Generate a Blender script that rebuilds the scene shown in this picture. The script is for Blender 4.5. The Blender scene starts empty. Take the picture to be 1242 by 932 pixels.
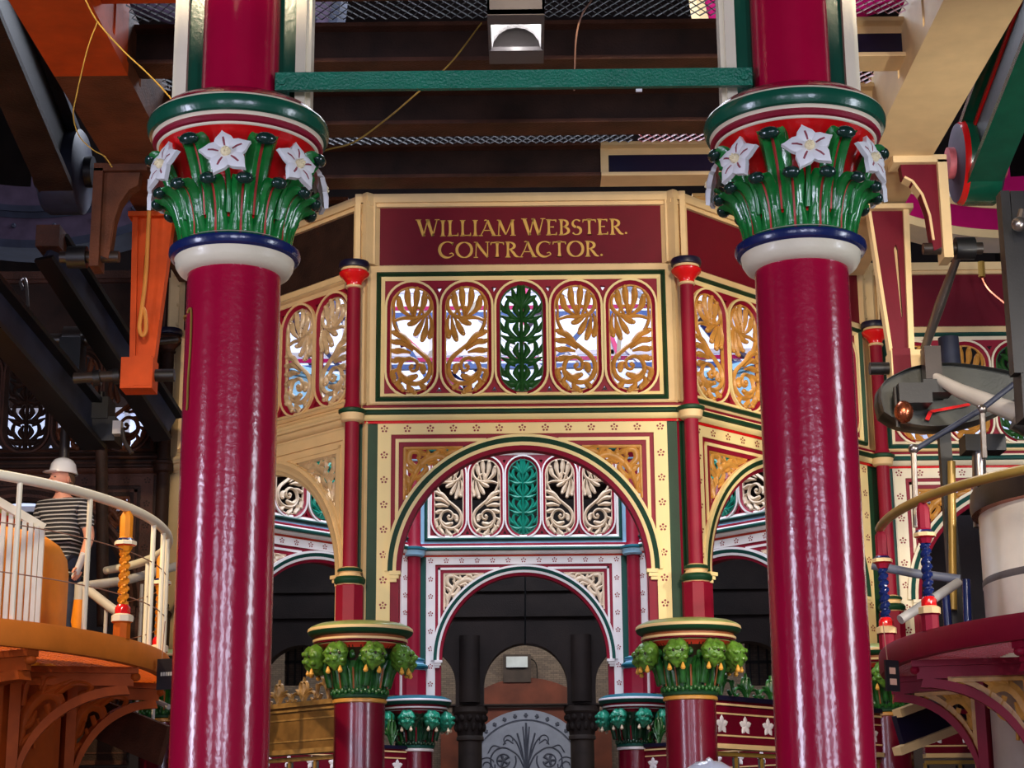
import bpy, math, random
from mathutils import Vector, Matrix
from mathutils.geometry import tessellate_polygon
random.seed(7)
PI = math.pi
S = bpy.context.scene
COL = S.collection
sin, cos, rad = math.sin, math.cos, math.radians

# ------------------------------------------------------------------ camera model
TH = rad(14.5); F = 8555*math.tan(TH); RO = rad(.47); PS = rad(-.32); H = 1.6
FW = Vector((sin(PS)*cos(TH), cos(PS)*cos(TH), sin(TH)))
RT = Vector((cos(PS), -sin(PS), 0))
UP = Vector((-sin(PS)*sin(TH), -cos(PS)*sin(TH), cos(TH)))
def at(px, py, Y):
    a = (px-621)/F; b = (466-py)/F
    u = a*cos(RO)+b*sin(RO); v = -a*sin(RO)+b*cos(RO)
    d = FW+RT*u+UP*v
    return d*(Y/d.y)+Vector((0, 0, H))
cam = bpy.data.cameras.new('camera'); camo = bpy.data.objects.new('camera', cam); COL.objects.link(camo)
r2 = RT*cos(RO)+UP*-sin(RO); u2 = RT*sin(RO)+UP*cos(RO)
camo.matrix_world = Matrix(((r2.x, u2.x, -FW.x, 0), (r2.y, u2.y, -FW.y, 0), (r2.z, u2.z, -FW.z, H), (0, 0, 0, 1)))
cam.sensor_width = 36; cam.lens = F/1242*36; cam.clip_end = 200
S.camera = camo

# ------------------------------------------------------------------ materials
def lin(c):
    c = c/255
    return c/12.92 if c <= .04045 else ((c+.055)/1.055)**2.4
MATS = {}
def M(name): return MATS[name]
def paint(name, rgb, rough=.4, coat=0., metal=0., var=.12, scale=6., bump=.05, bscale=60., spec=.5, emit=None):
    m = bpy.data.materials.new(name); m.use_nodes = True
    nt = m.node_tree; b = nt.nodes['Principled BSDF']
    c = [lin(x) for x in rgb]
    tc = nt.nodes.new('ShaderNodeTexCoord')
    nz = nt.nodes.new('ShaderNodeTexNoise'); nz.inputs['Scale'].default_value = scale; nz.inputs['Detail'].default_value = 5
    nt.links.new(tc.outputs['Object'], nz.inputs['Vector'])
    rp = nt.nodes.new('ShaderNodeValToRGB')
    rp.color_ramp.elements[0].position = .3; rp.color_ramp.elements[1].position = .72
    rp.color_ramp.elements[0].color = (*[x*(1-var) for x in c], 1)
    rp.color_ramp.elements[1].color = (*[min(1, x*(1+var)) for x in c], 1)
    nt.links.new(nz.outputs['Fac'], rp.inputs['Fac'])
    nt.links.new(rp.outputs['Color'], b.inputs['Base Color'])
    b.inputs['Roughness'].default_value = rough; b.inputs['Metallic'].default_value = metal
    b.inputs['Specular IOR Level'].default_value = spec
    b.inputs['Coat Weight'].default_value = coat; b.inputs['Coat Roughness'].default_value = .12
    if bump:
        n2 = nt.nodes.new('ShaderNodeTexNoise'); n2.inputs['Scale'].default_value = bscale; n2.inputs['Detail'].default_value = 3
        nt.links.new(tc.outputs['Object'], n2.inputs['Vector'])
        bp = nt.nodes.new('ShaderNodeBump'); bp.inputs['Strength'].default_value = bump; bp.inputs['Distance'].default_value = .02
        nt.links.new(n2.outputs['Fac'], bp.inputs['Height'])
        nt.links.new(bp.outputs['Normal'], b.inputs['Normal'])
        nt.links.new(bp.outputs['Normal'], b.inputs['Coat Normal'])
    if emit:
        b.inputs['Emission Color'].default_value = (*[lin(x) for x in emit[0]], 1); b.inputs['Emission Strength'].default_value = emit[1]
    MATS[name] = m
    return m
# column paints
paint('crimson_gloss', (166, 6, 52), .2, .3, var=.05, bump=.07, bscale=38)
paint('maroon', (140, 10, 42), .5, .0, var=.1, spec=.3)
paint('maroon_dark', (104, 6, 34), .25, .25, var=.08, bump=.04)
paint('claret', (104, 2, 28), .55, 0, var=.1, spec=.25)
paint('scarlet', (222, 22, 26), .22, .4, var=.05)
paint('orange_red', (208, 62, 40), .4)
paint('cream', (232, 200, 146), .5, 0, var=.06, spec=.3)
paint('cream_strip', (250, 226, 160), .5, 0, var=.03, spec=.3)
paint('ivory', (240, 228, 198), .35, .15, var=.04)
paint('white_paint', (240, 236, 232), .35, .1, var=.03)
paint('petal_white', (240, 238, 236), .4, .1, var=.03)
paint('petal_streak', (150, 70, 80), .5)
paint('petal_heart', (240, 224, 178), .5)
paint('leaf_green', (22, 122, 50), .22, .4, var=.25, scale=25, bump=.12, bscale=30)
paint('leaf_tip', (18, 50, 42), .2, .4)
paint('leaf_rib', (196, 50, 44), .4)
paint('bottle_green', (16, 84, 62), .25, .3, var=.15)
paint('bar_green', (12, 112, 84), .35, .1, var=.15, bump=.5, bscale=90)
paint('dark_green', (20, 62, 38), .5, 0, var=.2, spec=.3)
paint('forest_green', (30, 82, 32), .4, var=.25, scale=20)
paint('navy', (18, 34, 88), .25, .3)
paint('navy_dark', (16, 14, 44), .4)
paint('gold_paint', (204, 146, 66), .4, .05, var=.2, scale=14)
paint('letter_gold', (222, 176, 84), .4)
paint('pale_green', (150, 164, 98), .4, .1, var=.2, scale=14)
paint('bud_green', (88, 132, 44), .35, .2, var=.5, scale=24, bump=.5, bscale=30)
paint('bell_green', (34, 92, 36), .35, .2, var=.5, scale=22)
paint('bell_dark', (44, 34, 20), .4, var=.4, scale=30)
paint('drop_gold', (226, 166, 70), .35)
paint('russet', (150, 84, 46), .45)
paint('dot_red', (138, 30, 34), .5)
# inner scheme
paint('inner_white', (238, 232, 240), .4, .1, var=.03)
paint('inner_strip', (236, 230, 228), .45, var=.03)  # cream strip paint with cool daylight put into its colour
paint('inner_teal', (28, 104, 122), .45, 0, var=.12, spec=.3)
paint('inner_blue', (150, 196, 224), .45, 0, spec=.3)
paint('inner_green', (20, 78, 70), .5, spec=.3)
paint('inner_scroll', (226, 204, 176), .45, .05, var=.12, scale=14)
paint('inner_emerald', (10, 130, 108), .4, var=.2)
paint('inner_bud', (36, 140, 112), .3, .3, var=.4, scale=18, bump=.4, bscale=26)
paint('inner_bell', (18, 62, 40), .35, .1, var=.5, scale=22)
# rust / iron
paint('rust_dark', (46, 28, 20), .65, var=.45, scale=5, bump=.3, spec=.25)
paint('rust_brown', (74, 42, 28), .6, var=.4, scale=5, bump=.3, spec=.3)
paint('rust_warm', (98, 54, 32), .6, var=.45, scale=4, bump=.3, spec=.3)
paint('iron_black', (18, 17, 19), .45, .05, var=.3)
paint('iron_blue', (46, 50, 66), .5, 0, var=.3, spec=.35)
paint('iron_brown', (46, 36, 31), .4, .1, var=.35)
paint('steel', (150, 142, 138), .28, metal=.9, var=.1)
paint('steel_dull', (206, 197, 186), .35, metal=.3, var=.12, scale=3)
paint('cylinder_steel', (236, 226, 210), .3, metal=.1, var=.1, scale=3)
paint('link_green', (40, 42, 34), .4, .05, var=.3)
paint('orange_shaded', (158, 68, 16), .6, 0, var=.2, spec=.2)  # orange paint with the shade under the gallery put into its colour
paint('copper', (176, 98, 68), .25, metal=.9, var=.2)
paint('orange_lead', (196, 72, 18), .6, 0, var=.15, spec=.25)
paint('orange_deep', (190, 92, 18), .6, 0, var=.12, spec=.2)
paint('orange_lit_rim', (216, 120, 38), .6, 0, var=.1, spec=.2)  # same orange paint, light on the rim put into a brighter colour
paint('amber', (226, 138, 30), .5, 0, var=.12, spec=.3)
paint('grey_rail', (176, 172, 166), .4, .1, var=.06)
paint('cream_rail', (236, 230, 208), .4, .1, var=.04)
paint('brass_rail', (172, 138, 66), .4, .1, metal=.3, var=.15)
paint('grey_blue_rail', (112, 118, 134), .4)
paint('mesh_iron', (84, 76, 80), .6, spec=.3)
paint('pink_mesh', (214, 110, 118), .45, var=.3, scale=9)
paint('purple_grey', (78, 64, 82), .6, var=.25, spec=.2)
paint('magenta_gloss', (176, 16, 92), .25, .4, var=.08)
paint('cord_yellow', (150, 118, 54), .8, bump=0, spec=.1)
paint('cord_brown', (150, 110, 90), .6, bump=0)
paint('rope_tan', (206, 134, 56), .7)
paint('lamp_grey', (92, 86, 86), .4, .1)
paint('reflector', (240, 238, 240), .4, bump=.6, bscale=60)
paint('bulb', (200, 196, 196), .2, .5, emit=((255, 246, 236), .5))  # slight glow added to an unlit bulb to brighten its reflector
paint('wood_brown', (112, 56, 38), .6, var=.35, scale=3)
paint('tympanum', (150, 158, 178), .5, var=.1)
paint('tympanum_line', (74, 80, 98), .5)
paint('gilt_aged', (150, 116, 66), .45, var=.35, scale=16)
paint('gilt_pale', (196, 168, 128), .35, .15, var=.25, scale=16)
paint('bronze', (120, 88, 46), .45, var=.35, scale=9)
paint('hall_dark', (54, 42, 38), .7, var=.4, scale=2, bump=.2)
paint('stone_dark', (70, 58, 52), .6, var=.35, scale=5)
paint('sign_black', (30, 32, 38), .3, .3)
paint('sign_grey', (170, 170, 170), .5, bump=0)
paint('sign_pink', (216, 170, 150), .5, bump=0)
paint('skin', (214, 150, 128), .5, var=.06, bump=.02)
paint('hair', (92, 70, 52), .7)
paint('helmet', (240, 242, 246), .25, .5, var=.01, bump=0)
paint('denim', (46, 58, 88), .8, var=.2, scale=20)
paint('shoe', (40, 36, 34), .6)
paint('eye', (40, 34, 30), .3, bump=0)
paint('paper', (208, 210, 222), .6, bump=0)
paint('floor_tile', (120, 104, 92), .5, var=.2)
paint('plaster', (150, 132, 116), .7, var=.1)
paint('strut_blue', (52, 84, 150), .4)
paint('strut_pink', (226, 66, 130), .4)
paint('glass_day', (230, 236, 250), .2, bump=0, emit=((196, 210, 250), .8))
paint('fitting_white', (214, 224, 230), .4, bump=0)
def stripes():
    m = paint('stripe_cloth', (40, 40, 44), .85, bump=.05)
    nt = m.node_tree; b = nt.nodes['Principled BSDF']
    tc = nt.nodes.new('ShaderNodeTexCoord'); w = nt.nodes.new('ShaderNodeTexWave'); w.bands_direction = 'Z'
    w.inputs['Scale'].default_value = 9.; w.inputs['Distortion'].default_value = .4
    nt.links.new(tc.outputs['Object'], w.inputs['Vector'])
    r = nt.nodes.new('ShaderNodeValToRGB'); r.color_ramp.interpolation = 'CONSTANT'
    r.color_ramp.elements[0].color = (.012, .012, .016, 1); r.color_ramp.elements[1].position = .78; r.color_ramp.elements[1].color = (.42, .42, .45, 1)
    nt.links.new(w.outputs['Fac'], r.inputs['Fac']); nt.links.new(r.outputs['Color'], b.inputs['Base Color'])
stripes()
def bricks():
    m = paint('brick', (120, 104, 90), .8)
    nt = m.node_tree; b = nt.nodes['Principled BSDF']
    tc = nt.nodes.new('ShaderNodeTexCoord'); mp = nt.nodes.new('ShaderNodeMapping')
    mp.inputs['Rotation'].default_value = (PI/2, 0, 0)
    bt = nt.nodes.new('ShaderNodeTexBrick'); bt.inputs['Scale'].default_value = 6.5
    bt.inputs['Color1'].default_value = (.15, .115, .095, 1); bt.inputs['Color2'].default_value = (.23, .175, .135, 1)
    bt.inputs['Mortar'].default_value = (.07, .055, .045, 1); bt.inputs['Mortar Size'].default_value = .016
    bt.inputs['Brick Width'].default_value = .6; bt.inputs['Row Height'].default_value = .2
    nt.links.new(tc.outputs['Object'], mp.inputs['Vector']); nt.links.new(mp.outputs['Vector'], bt.inputs['Vector'])
    nt.links.new(bt.outputs['Color'], b.inputs['Base Color'])
bricks()

# ------------------------------------------------------------------ mesh builder
class MB:
    def __init__(s): s.v = []; s.f = []; s.m = []; s.names = []
    def mi(s, n):
        if n not in s.names: s.names.append(n)
        return s.names.index(n)
    def add(s, vs, fs, mat):
        o = len(s.v); s.v += [tuple(v) for v in vs]; single = isinstance(mat, str)
        for i, f in enumerate(fs):
            s.f.append(tuple(o+k for k in f)); s.m.append(s.mi(mat if single else mat[i]))
        return s
    def box(s, x0, x1, y0, y1, z0, z1, mat):
        vs = [(x, y, z) for x in (x0, x1) for y in (y0, y1) for z in (z0, z1)]
        return s.add(vs, [(0, 1, 3, 2), (4, 6, 7, 5), (0, 4, 5, 1), (2, 3, 7, 6), (0, 2, 6, 4), (1, 5, 7, 3)], mat)
    def bar(s, p0, p1, w, h, mat, up=(0, 0, 1), w2=None, h2=None):
        p0, p1 = Vector(p0), Vector(p1); d = (p1-p0).normalized(); u = Vector(up)
        r = d.cross(u).normalized(); u = r.cross(d).normalized(); vs = []
        for p, ww, hh in ((p0, w, h), (p1, w2 or w, h2 or h)):
            for a, b in ((-1, -1), (1, -1), (1, 1), (-1, 1)): vs.append(p+r*(a*ww/2)+u*(b*hh/2))
        return s.add(vs, [(3, 2, 1, 0), (4, 5, 6, 7), (0, 1, 5, 4), (1, 2, 6, 5), (2, 3, 7, 6), (3, 0, 4, 7)], mat)
    def ibar(s, p0, p1, w, h, t, mat, web, up=(0, 0, 1)):
        p0, p1 = Vector(p0), Vector(p1); d = (p1-p0).normalized(); r = d.cross(Vector(up)).normalized(); u = r.cross(d)
        for sg in (-1, 1): s.bar(p0+u*sg*(h/2-t/2), p1+u*sg*(h/2-t/2), w, t, mat, up)
        return s.bar(p0, p1, t, h-2*t, web, up)
    def lathe(s, prof, n=48, c=(0, 0, 0), mats=None, a0=0., a1=2*PI, sy=1.):
        # prof: (r, z, material of the band that starts here)
        full = abs(a1-a0-2*PI) < 1e-6; cols = n if full else n+1; vs = []; fs = []; ms = []
        for p in prof:
            for i in range(cols):
                a = a0+(a1-a0)*i/n
                vs.append((c[0]+p[0]*cos(a), c[1]+p[0]*sin(a)*sy, c[2]+p[1]))
        for j in range(len(prof)-1):
            for i in range(n):
                k = (i+1) % cols
                fs.append((j*cols+i, j*cols+k, (j+1)*cols+k, (j+1)*cols+i)); ms.append(prof[j][2])
        return s.add(vs, fs, ms)
    def tube(s, pts, r, mat, n=8, caps=True):
        pts = [Vector(p) for p in pts]; rr = r if isinstance(r, (list, tuple)) else [r]*len(pts)
        vs = []; fs = []; prev = None
        for i, p in enumerate(pts):
            d = (pts[min(i+1, len(pts)-1)]-pts[max(i-1, 0)]).normalized()
            if prev is None:
                a = Vector((0, 0, 1)) if abs(d.z) < .9 else Vector((1, 0, 0))
                nx = d.cross(a).normalized()
            else:
                nx = (prev-d*prev.dot(d)).normalized()
            prev = nx; ny = d.cross(nx)
            for k in range(n):
                a = 2*PI*k/n; vs.append(p+nx*(cos(a)*rr[i])+ny*(sin(a)*rr[i]))
        for i in range(len(pts)-1):
            for k in range(n):
                q = (k+1) % n; fs.append((i*n+k, i*n+q, (i+1)*n+q, (i+1)*n+k))
        if caps: fs += [tuple(range(n-1, -1, -1)), tuple((len(pts)-1)*n+k for k in range(n))]
        return s.add(vs, fs, mat)
    def plate(s, outer, holes, y0, y1, mat, side=None):
        # polygon in the xz plane with holes, extruded from y0 (front) to y1
        loops = [outer]+list(holes); vl = [[Vector((p[0], 0, p[1])) for p in l] for l in loops]
        tris = tessellate_polygon(vl); flat = [p for l in loops for p in l]; n = len(flat)
        vs = [(p[0], y0, p[1]) for p in flat]+[(p[0], y1, p[1]) for p in flat]
        def orient(t, front):
            a, b, c = (flat[k] for k in t)
            ccw = (b[0]-a[0])*(c[1]-a[1])-(b[1]-a[1])*(c[0]-a[0]) > 0
            return tuple(t) if ccw == front else tuple(reversed(t))
        fs = []; ms = []
        for t in tris: fs.append(orient(t, True)); ms.append(mat)
        for t in tris: fs.append(tuple(n+k for k in orient(t, False))); ms.append(side or mat)
        o = 0
        for l in loops:
            for i in range(len(l)):
                a, b = o+i, o+(i+1) % len(l); fs.append((a, b, n+b, n+a)); ms.append(side or mat)
            o += len(l)
        return s.add(vs, fs, ms)
    def ring(s, inner, outer, y0, y1, mat, closed=True, yi=None):
        # band between two equally long 2-D lines, front at y0 (yi: front of the inner line)
        n = len(inner); yi = y0 if yi is None else yi
        vs = [(p[0], yi, p[1]) for p in inner]+[(p[0], y0, p[1]) for p in outer]+[(p[0], y1, p[1]) for p in inner]+[(p[0], y1, p[1]) for p in outer]
        fs = []
        for i in range(n if closed else n-1):
            j = (i+1) % n
            fs += [(i, j, n+j, n+i), (2*n+i, i, j, 2*n+j)[::-1], (n+i, n+j, 3*n+j, 3*n+i), (2*n+i, 2*n+j, 3*n+j, 3*n+i)]
        if not closed:
            for i in (0, n-1): fs.append((i, n+i, 3*n+i, 2*n+i))
        return s.add(vs, fs, mat)
    def leaf(s, pts, ws, h, mat, y=0., n=10, flat=False):
        # raised, tapering frond along a 2-D line in the xz plane, crest towards -y
        P = spline([Vector((p[0], 0, p[1])) for p in pts], n); W = lerp_list(ws, len(P)); vs = []; fs = []
        us = (-1, -.55, 0, .55, 1)
        for i, p in enumerate(P):
            d = (P[min(i+1, len(P)-1)]-P[max(i-1, 0)]).normalized(); nn = Vector((-d.z, 0, d.x))
            for u in us:
                hh = h if flat else h*(1-u*u*.95)*(.5+.5*min(1, W[i]/max(W)*1.4))
                q = p+nn*(u*W[i]); vs.append((q.x, y-hh, q.z))
            vs.append((p.x, y+h*.5, p.z))
        k = 6
        for i in range(len(P)-1):
            for j in range(4): fs.append((i*k+j, i*k+j+1, (i+1)*k+j+1, (i+1)*k+j))
            fs += [(i*k+4, i*k+5, (i+1)*k+5, (i+1)*k+4), (i*k+5, i*k, (i+1)*k, (i+1)*k+5)]
        for i in (0, len(P)-1): fs.append(tuple(i*k+j for j in (0, 1, 2, 3, 4, 5)))
        return s.add(vs, fs, mat)
    def ball(s, c, r, mat, nu=12, nv=8, fn=None, M3=None):
        vs = []; fs = []; rx, ry, rz = (r, r, r) if not isinstance(r, (tuple, list)) else r
        for j in range(nv+1):
            t = PI*j/nv
            for i in range(nu):
                a = 2*PI*i/nu; p = Vector((sin(t)*cos(a), sin(t)*sin(a), cos(t)))
                k = fn(p) if fn else 1.
                q = Vector((p.x*rx*k, p.y*ry*k, p.z*rz*k))
                if M3: q = M3 @ q
                vs.append(q+Vector(c))
        for j in range(nv):
            for i in range(nu): fs.append((j*nu+i, (j+1)*nu+i, (j+1)*nu+(i+1) % nu, j*nu+(i+1) % nu))
        return s.add(vs, fs, mat)
    def xform(s, Mx, start=0):
        for i in range(start, len(s.v)): s.v[i] = tuple(Mx @ Vector(s.v[i]))
        return s
    def build(s, name, parent=None, angle=38, remap=None):
        me = bpy.data.meshes.new(name); me.from_pydata(s.v, [], s.f)
        for n in s.names: me.materials.append(MATS[(remap or {}).get(n, n)])
        me.polygons.foreach_set('material_index', s.m); me.polygons.foreach_set('use_smooth', [True]*len(s.f))
        me.validate(); me.update(); me.set_sharp_from_angle(angle=rad(angle))
        o = bpy.data.objects.new(name, me); COL.objects.link(o)
        if parent: o.parent = parent
        return o
def spline(P, n):
    if len(P) < 3: return [P[0].lerp(P[-1], i/n) for i in range(n+1)]
    out = []; Q = [P[0]*2-P[1]]+list(P)+[P[-1]*2-P[-2]]; seg = max(2, n//(len(P)-1)+1)
    for i in range(1, len(Q)-2):
        for k in range(seg):
            t = k/seg; a, b, c, d = Q[i-1:i+3]
            out.append(.5*((2*b)+(c-a)*t+(2*a-5*b+4*c-d)*t*t+(3*b-a-3*c+d)*t**3))
    return out+[P[-1]]
def lerp_list(ws, n):
    out = []
    for i in range(n):
        t = i/(n-1)*(len(ws)-1); k = min(int(t), len(ws)-2); out.append(ws[k]+(ws[k+1]-ws[k])*(t-k))
    return out
def S3(pts, n=24): return spline([Vector(p) for p in pts], n)
def tag(o, label, cat, group=None, kind='thing'):
    o['label'] = label; o['category'] = cat; o['kind'] = kind
    if group: o['group'] = group
    return o
def thing(name, label, cat, loc=(0, 0, 0), rz=0., group=None):
    o = bpy.data.objects.new(name, None); COL.objects.link(o); o.location = loc; o.rotation_euler = (0, 0, rz); o.empty_display_size = .1
    return tag(o, label, cat, group)
def struct(o): o['kind'] = 'structure'; return o
KIDS = {}
def kids(o): return [c for c in bpy.data.objects if c.parent == o]
def dup(o, remap=None, parent=None):
    c = o.copy(); COL.objects.link(c); c.parent = parent
    if remap and c.type == 'MESH':
        for i, sl in enumerate(c.material_slots):
            n = o.material_slots[i].material.name
            if n in remap: sl.link = 'OBJECT'; sl.material = MATS[remap[n]]
    for k in kids(o): dup(k, remap, c)
    return c
def place(o, label, loc, rz=0., sx=1.):
    o['label'] = label; o.location = loc; o.rotation_euler = (0, 0, rz); o.scale = (sx, 1, 1); return o

# ------------------------------------------------------------------ foreground columns
def acanthus(path, widths, mat, amp, tip=True, tipr=.02, tipw=.05, ribt=.85, top_dark=True):
    """One cast leaf standing on the bell at angle 0 (+x); path = (r, z) from foot to tip."""
    P = spline([Vector((p[0], 0, p[1])) for p in path], 14); W = lerp_list(widths, len(P)); mb = MB(); vs = []; fs = []; ms = []
    us = (-1, -.82, -.5, -.2, -.09, .09, .2, .5, .82, 1); k = len(us)
    for layer in (0, 1):
        for i, p in enumerate(P):
            d = (P[min(i+1, len(P)-1)]-P[max(i-1, 0)]).normalized(); nn = Vector((d.z, 0, -d.x))
            for u in us:
                b = amp*(.35+.65*min(1, i/5))
                off = b*(sin(PI*min(1, abs(u)*1.02))**.8 if abs(u) > .09 else .12)-b*.5*abs(u)**3
                q = p+nn*(off if layer == 0 else -.012)
                a = u*W[i]/max(.05, p.x); R = q.x-(0 if layer == 0 else .0)
                vs.append((R*cos(a), R*sin(a), q.z))
    n = len(P)
    for i in range(n-1):
        for j in range(k-1):
            fs.append((i*k+j, i*k+j+1, (i+1)*k+j+1, (i+1)*k+j)); ms.append('leaf_rib' if us[j] == -.09 and i < n*ribt else mat)
            o = n*k; fs.append((o+i*k+j, o+(i+1)*k+j, o+(i+1)*k+j+1, o+i*k+j+1)); ms.append(mat)
        for j in (0, k-1):
            fs.append((i*k+j, (i+1)*k+j, n*k+(i+1)*k+j, n*k+i*k+j)); ms.append(mat)
    for j in range(k-1): fs.append(((n-1)*k+j, (n-1)*k+j+1, n*k+(n-1)*k+j+1, n*k+(n-1)*k+j)); ms.append(mat)
    mb.add(vs, fs, ms)
    if tip:
        e = P[-1]; mb.ball((e.x-.004, 0, e.z+.002), (tipr, tipw, tipr*.95), 'leaf_tip', 12, 8)
    return mb
def flower_mesh(R):
    mb = MB()
    for k in range(5):
        a = PI/2+2*PI*k/5; ca, sa = cos(a), sin(a)
        prof = [(.08, .10, .0), (.28, .28, .10), (.5, .385, .15), (.7, .31, .12), (.86, .165, .05), (.98, .06, .0), (1.08, .0, -.03)]
        vs = []; us = (-1, -.6, -.12, .12, .6, 1)
        for layer in (0, 1):
            for (l, w, h) in prof:
                for u in us:
                    x = l*R; y = u*w*R; hh = (h*(1-.55*u*u)-(.05 if abs(u) < .2 and l < .8 else 0))*R+.006
                    if layer: hh = -.012+h*.4*R
                    vs.append((x*ca-y*sa, -hh, x*sa+y*ca))
        n, k2 = len(prof), len(us); fs = []; ms = []
        for i in range(n-1):
            for j in range(k2-1):
                fs.append((i*k2+j, i*k2+j+1, (i+1)*k2+j+1, (i+1)*k2+j)); ms.append('petal_streak' if j == 2 and i in (1, 2) else 'petal_white')
                o = n*k2; fs.append((o+i*k2+j, o+(i+1)*k2+j, o+(i+1)*k2+j+1, o+i*k2+j+1)); ms.append('petal_white')
            for j in (0, k2-1): fs.append((i*k2+j, (i+1)*k2+j, n*k2+(i+1)*k2+j, n*k2+i*k2+j)); ms.append('petal_white')
        mb.add(vs, fs, ms)
    mb.ball((0, -.014, 0), (.2*R, .018, .2*R), 'petal_heart', 12, 8)
    for k in range(5):
        a = 2*PI*k/5+.3; mb.ball((.1*R*cos(a), -.03, .1*R*sin(a)), .05*R, 'petal_heart', 6, 4)
    return mb
lowleaf_p = [(.222, 3.99), (.224, 4.04), (.236, 4.10), (.262, 4.155), (.298, 4.18), (.324, 4.172)]
lowleaf_w = [.0495, .0495, .044, .045, .048, .049, .046, .038]
upleaf_p = [(.222, 4.06), (.234, 4.15), (.262, 4.25), (.305, 4.325), (.338, 4.345), (.352, 4.335)]
upleaf_w = [.042, .048, .056, .062, .062, .055, .046]
LEAF_LOW = acanthus(lowleaf_p, lowleaf_w, 'leaf_green', .016, tipr=.026, tipw=.036)
LEAF_UP = acanthus(upleaf_p, upleaf_w, 'leaf_green', .03, tipr=.027, tipw=.044)
def big_column(x, phase, label):
    t = thing('cast_iron_column', label, 'column', (x, 7, 0))
    b = MB()
    b.lathe([(0, 0, 'navy'), (.36, 0, 'navy'), (.36, .22, 'ivory'), (.33, .24, 'scarlet'), (.3, .3, 'ivory'), (.25, .34, 'navy'), (.25, .4, 'ivory'), (.19, .44, 'ivory')], 64)
    b.build('column_base', t)
    s = MB(); s.lathe([(.187, .42, 'crimson_gloss'), (.1868, 2.2, 'crimson_gloss'), (.1865, 3.875, 'crimson_gloss')], 96); s.build('shaft', t)
    n = MB(); n.lathe([(.186, 3.862, 'ivory'), (.204, 3.866, 'ivory'), (.222, 3.878, 'ivory'), (.235, 3.9, 'ivory'), (.238, 3.925, 'ivory'), (.24, 3.928, 'navy'),
        (.256, 3.934, 'navy'), (.264, 3.95, 'navy'), (.262, 3.966, 'navy'), (.246, 3.978, 'navy'), (.234, 3.981, 'ivory'), (.228, 3.988, 'ivory'), (.218, 3.992, 'ivory')], 96)
    n.build('neck_ring', t)
    c = MB(); c.lathe([(.21, 3.985, 'leaf_green'), (.216, 4.0, 'leaf_green'), (.212, 4.05, 'scarlet'), (.214, 4.10, 'scarlet'), (.226, 4.2, 'scarlet'), (.252, 4.3, 'scarlet'), (.285, 4.362, 'scarlet'), (.32, 4.396, 'ivory'),
        (.325, 4.398, 'ivory'), (.329, 4.405, 'maroon'), (.34, 4.409, 'maroon'), (.346, 4.42, 'maroon'), (.338, 4.433, 'ivory'), (.342, 4.441, 'ivory'), (.348, 4.445, 'bottle_green'),
        (.36, 4.45, 'bottle_green'), (.368, 4.468, 'bottle_green'), (.371, 4.49, 'bottle_green'), (.366, 4.508, 'ivory'), (.361, 4.517, 'ivory'), (.352, 4.521, 'crimson_gloss'),
        (.345, 4.53, 'crimson_gloss'), (.315, 4.558, 'crimson_gloss'), (.26, 4.585, 'crimson_gloss'), (.2, 4.6, 'crimson_gloss'), (.15, 4.606, 'crimson_gloss')], 96)
    cap = c.build('capital', t)
    A = lambda d: rad(d-90)          # 0 = towards the camera, + to the right
    first = {}
    def put(kind, mb, d, M2=Matrix()):
        if kind not in first:
            o = first[kind] = mb.build(kind, cap, 50)
        else:
            o = first[kind].copy(); COL.objects.link(o)
        o.matrix_local = Matrix.Rotation(A(d), 4, 'Z') @ M2
    for k in range(14): put('lower_leaf', LEAF_LOW, phase+(k+.5)*180/7)
    for k in range(7): put('upper_leaf', LEAF_UP, phase+(k+.5)*360/7)
    fm = flower_mesh(.101)
    for k in range(7):
        Mx = Matrix.Translation((.342, 0, 4.265)) @ Matrix.Rotation(PI/2, 4, 'Z') @ Matrix.Rotation(rad(-14), 4, 'X') @ Matrix.Rotation(rad((k*17) % 30-12), 4, 'Y')
        put('flower', fm, phase+k*360/7, Mx)
    st = MB(); st.tube(S3([(.23, 0, 4.06), (.25, .004, 4.15), (.3, 0, 4.22), (.345, 0, 4.255)], 8), .011, 'leaf_green', 8)
    for k in range(7): put('flower_stem', st, phase+k*360/7)
    u = MB(); u.lathe([(.1585, 4.6, 'crimson_gloss'), (.1585, 7.6, 'crimson_gloss')], 80); u.build('upper_shaft', t)
    p = MB(); p.box(-.235, .235, .04, .13, 4.5, 7.6, 'bottle_green'); p.build('backing_plate', t)
    for sg in (-1, 1):
        e = MB(); xa, xb = sorted((sg*.226, sg*.268))
        e.box(xa, xb, -.0, .16, 4.45, 7.6, 'ivory'); xa, xb = sorted((sg*.268, sg*.288)); e.box(xa, xb, .03, .13, 4.45, 7.6, 'ivory')
        e.build('edge_strip', t)
    return t
big_column(-1.155, 1.5, 'crimson cast iron column nearest the orange gallery with yellow rope on its shaft')
big_column(1.129, 0, 'crimson cast iron column nearest the silver cylinder and crimson gallery')

t = thing('tie_bar', 'green painted flat tie bar bolted between the two crimson columns', 'bar', (0, 6.93, 4.68))
b = MB(); b.box(-1.0, .955, -.012, .012, -.038, .04, 'bar_green'); b.build('bar', t)
for x in (-.972, .922):
    b = MB(); b.lathe([(0, .012, 'bar_green'), (.019, .01, 'bar_green'), (.02, 0, 'bar_green')], 6); b.xform(Matrix.Translation((x, -.012, 0)) @ Matrix.Rotation(PI/2, 4, 'X')); b.build('bolt', t)
    b = MB(); b.box(x-.02, x+.02, .0, .09, -.03, .03, 'bar_green'); b.build('spacer', t)

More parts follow.
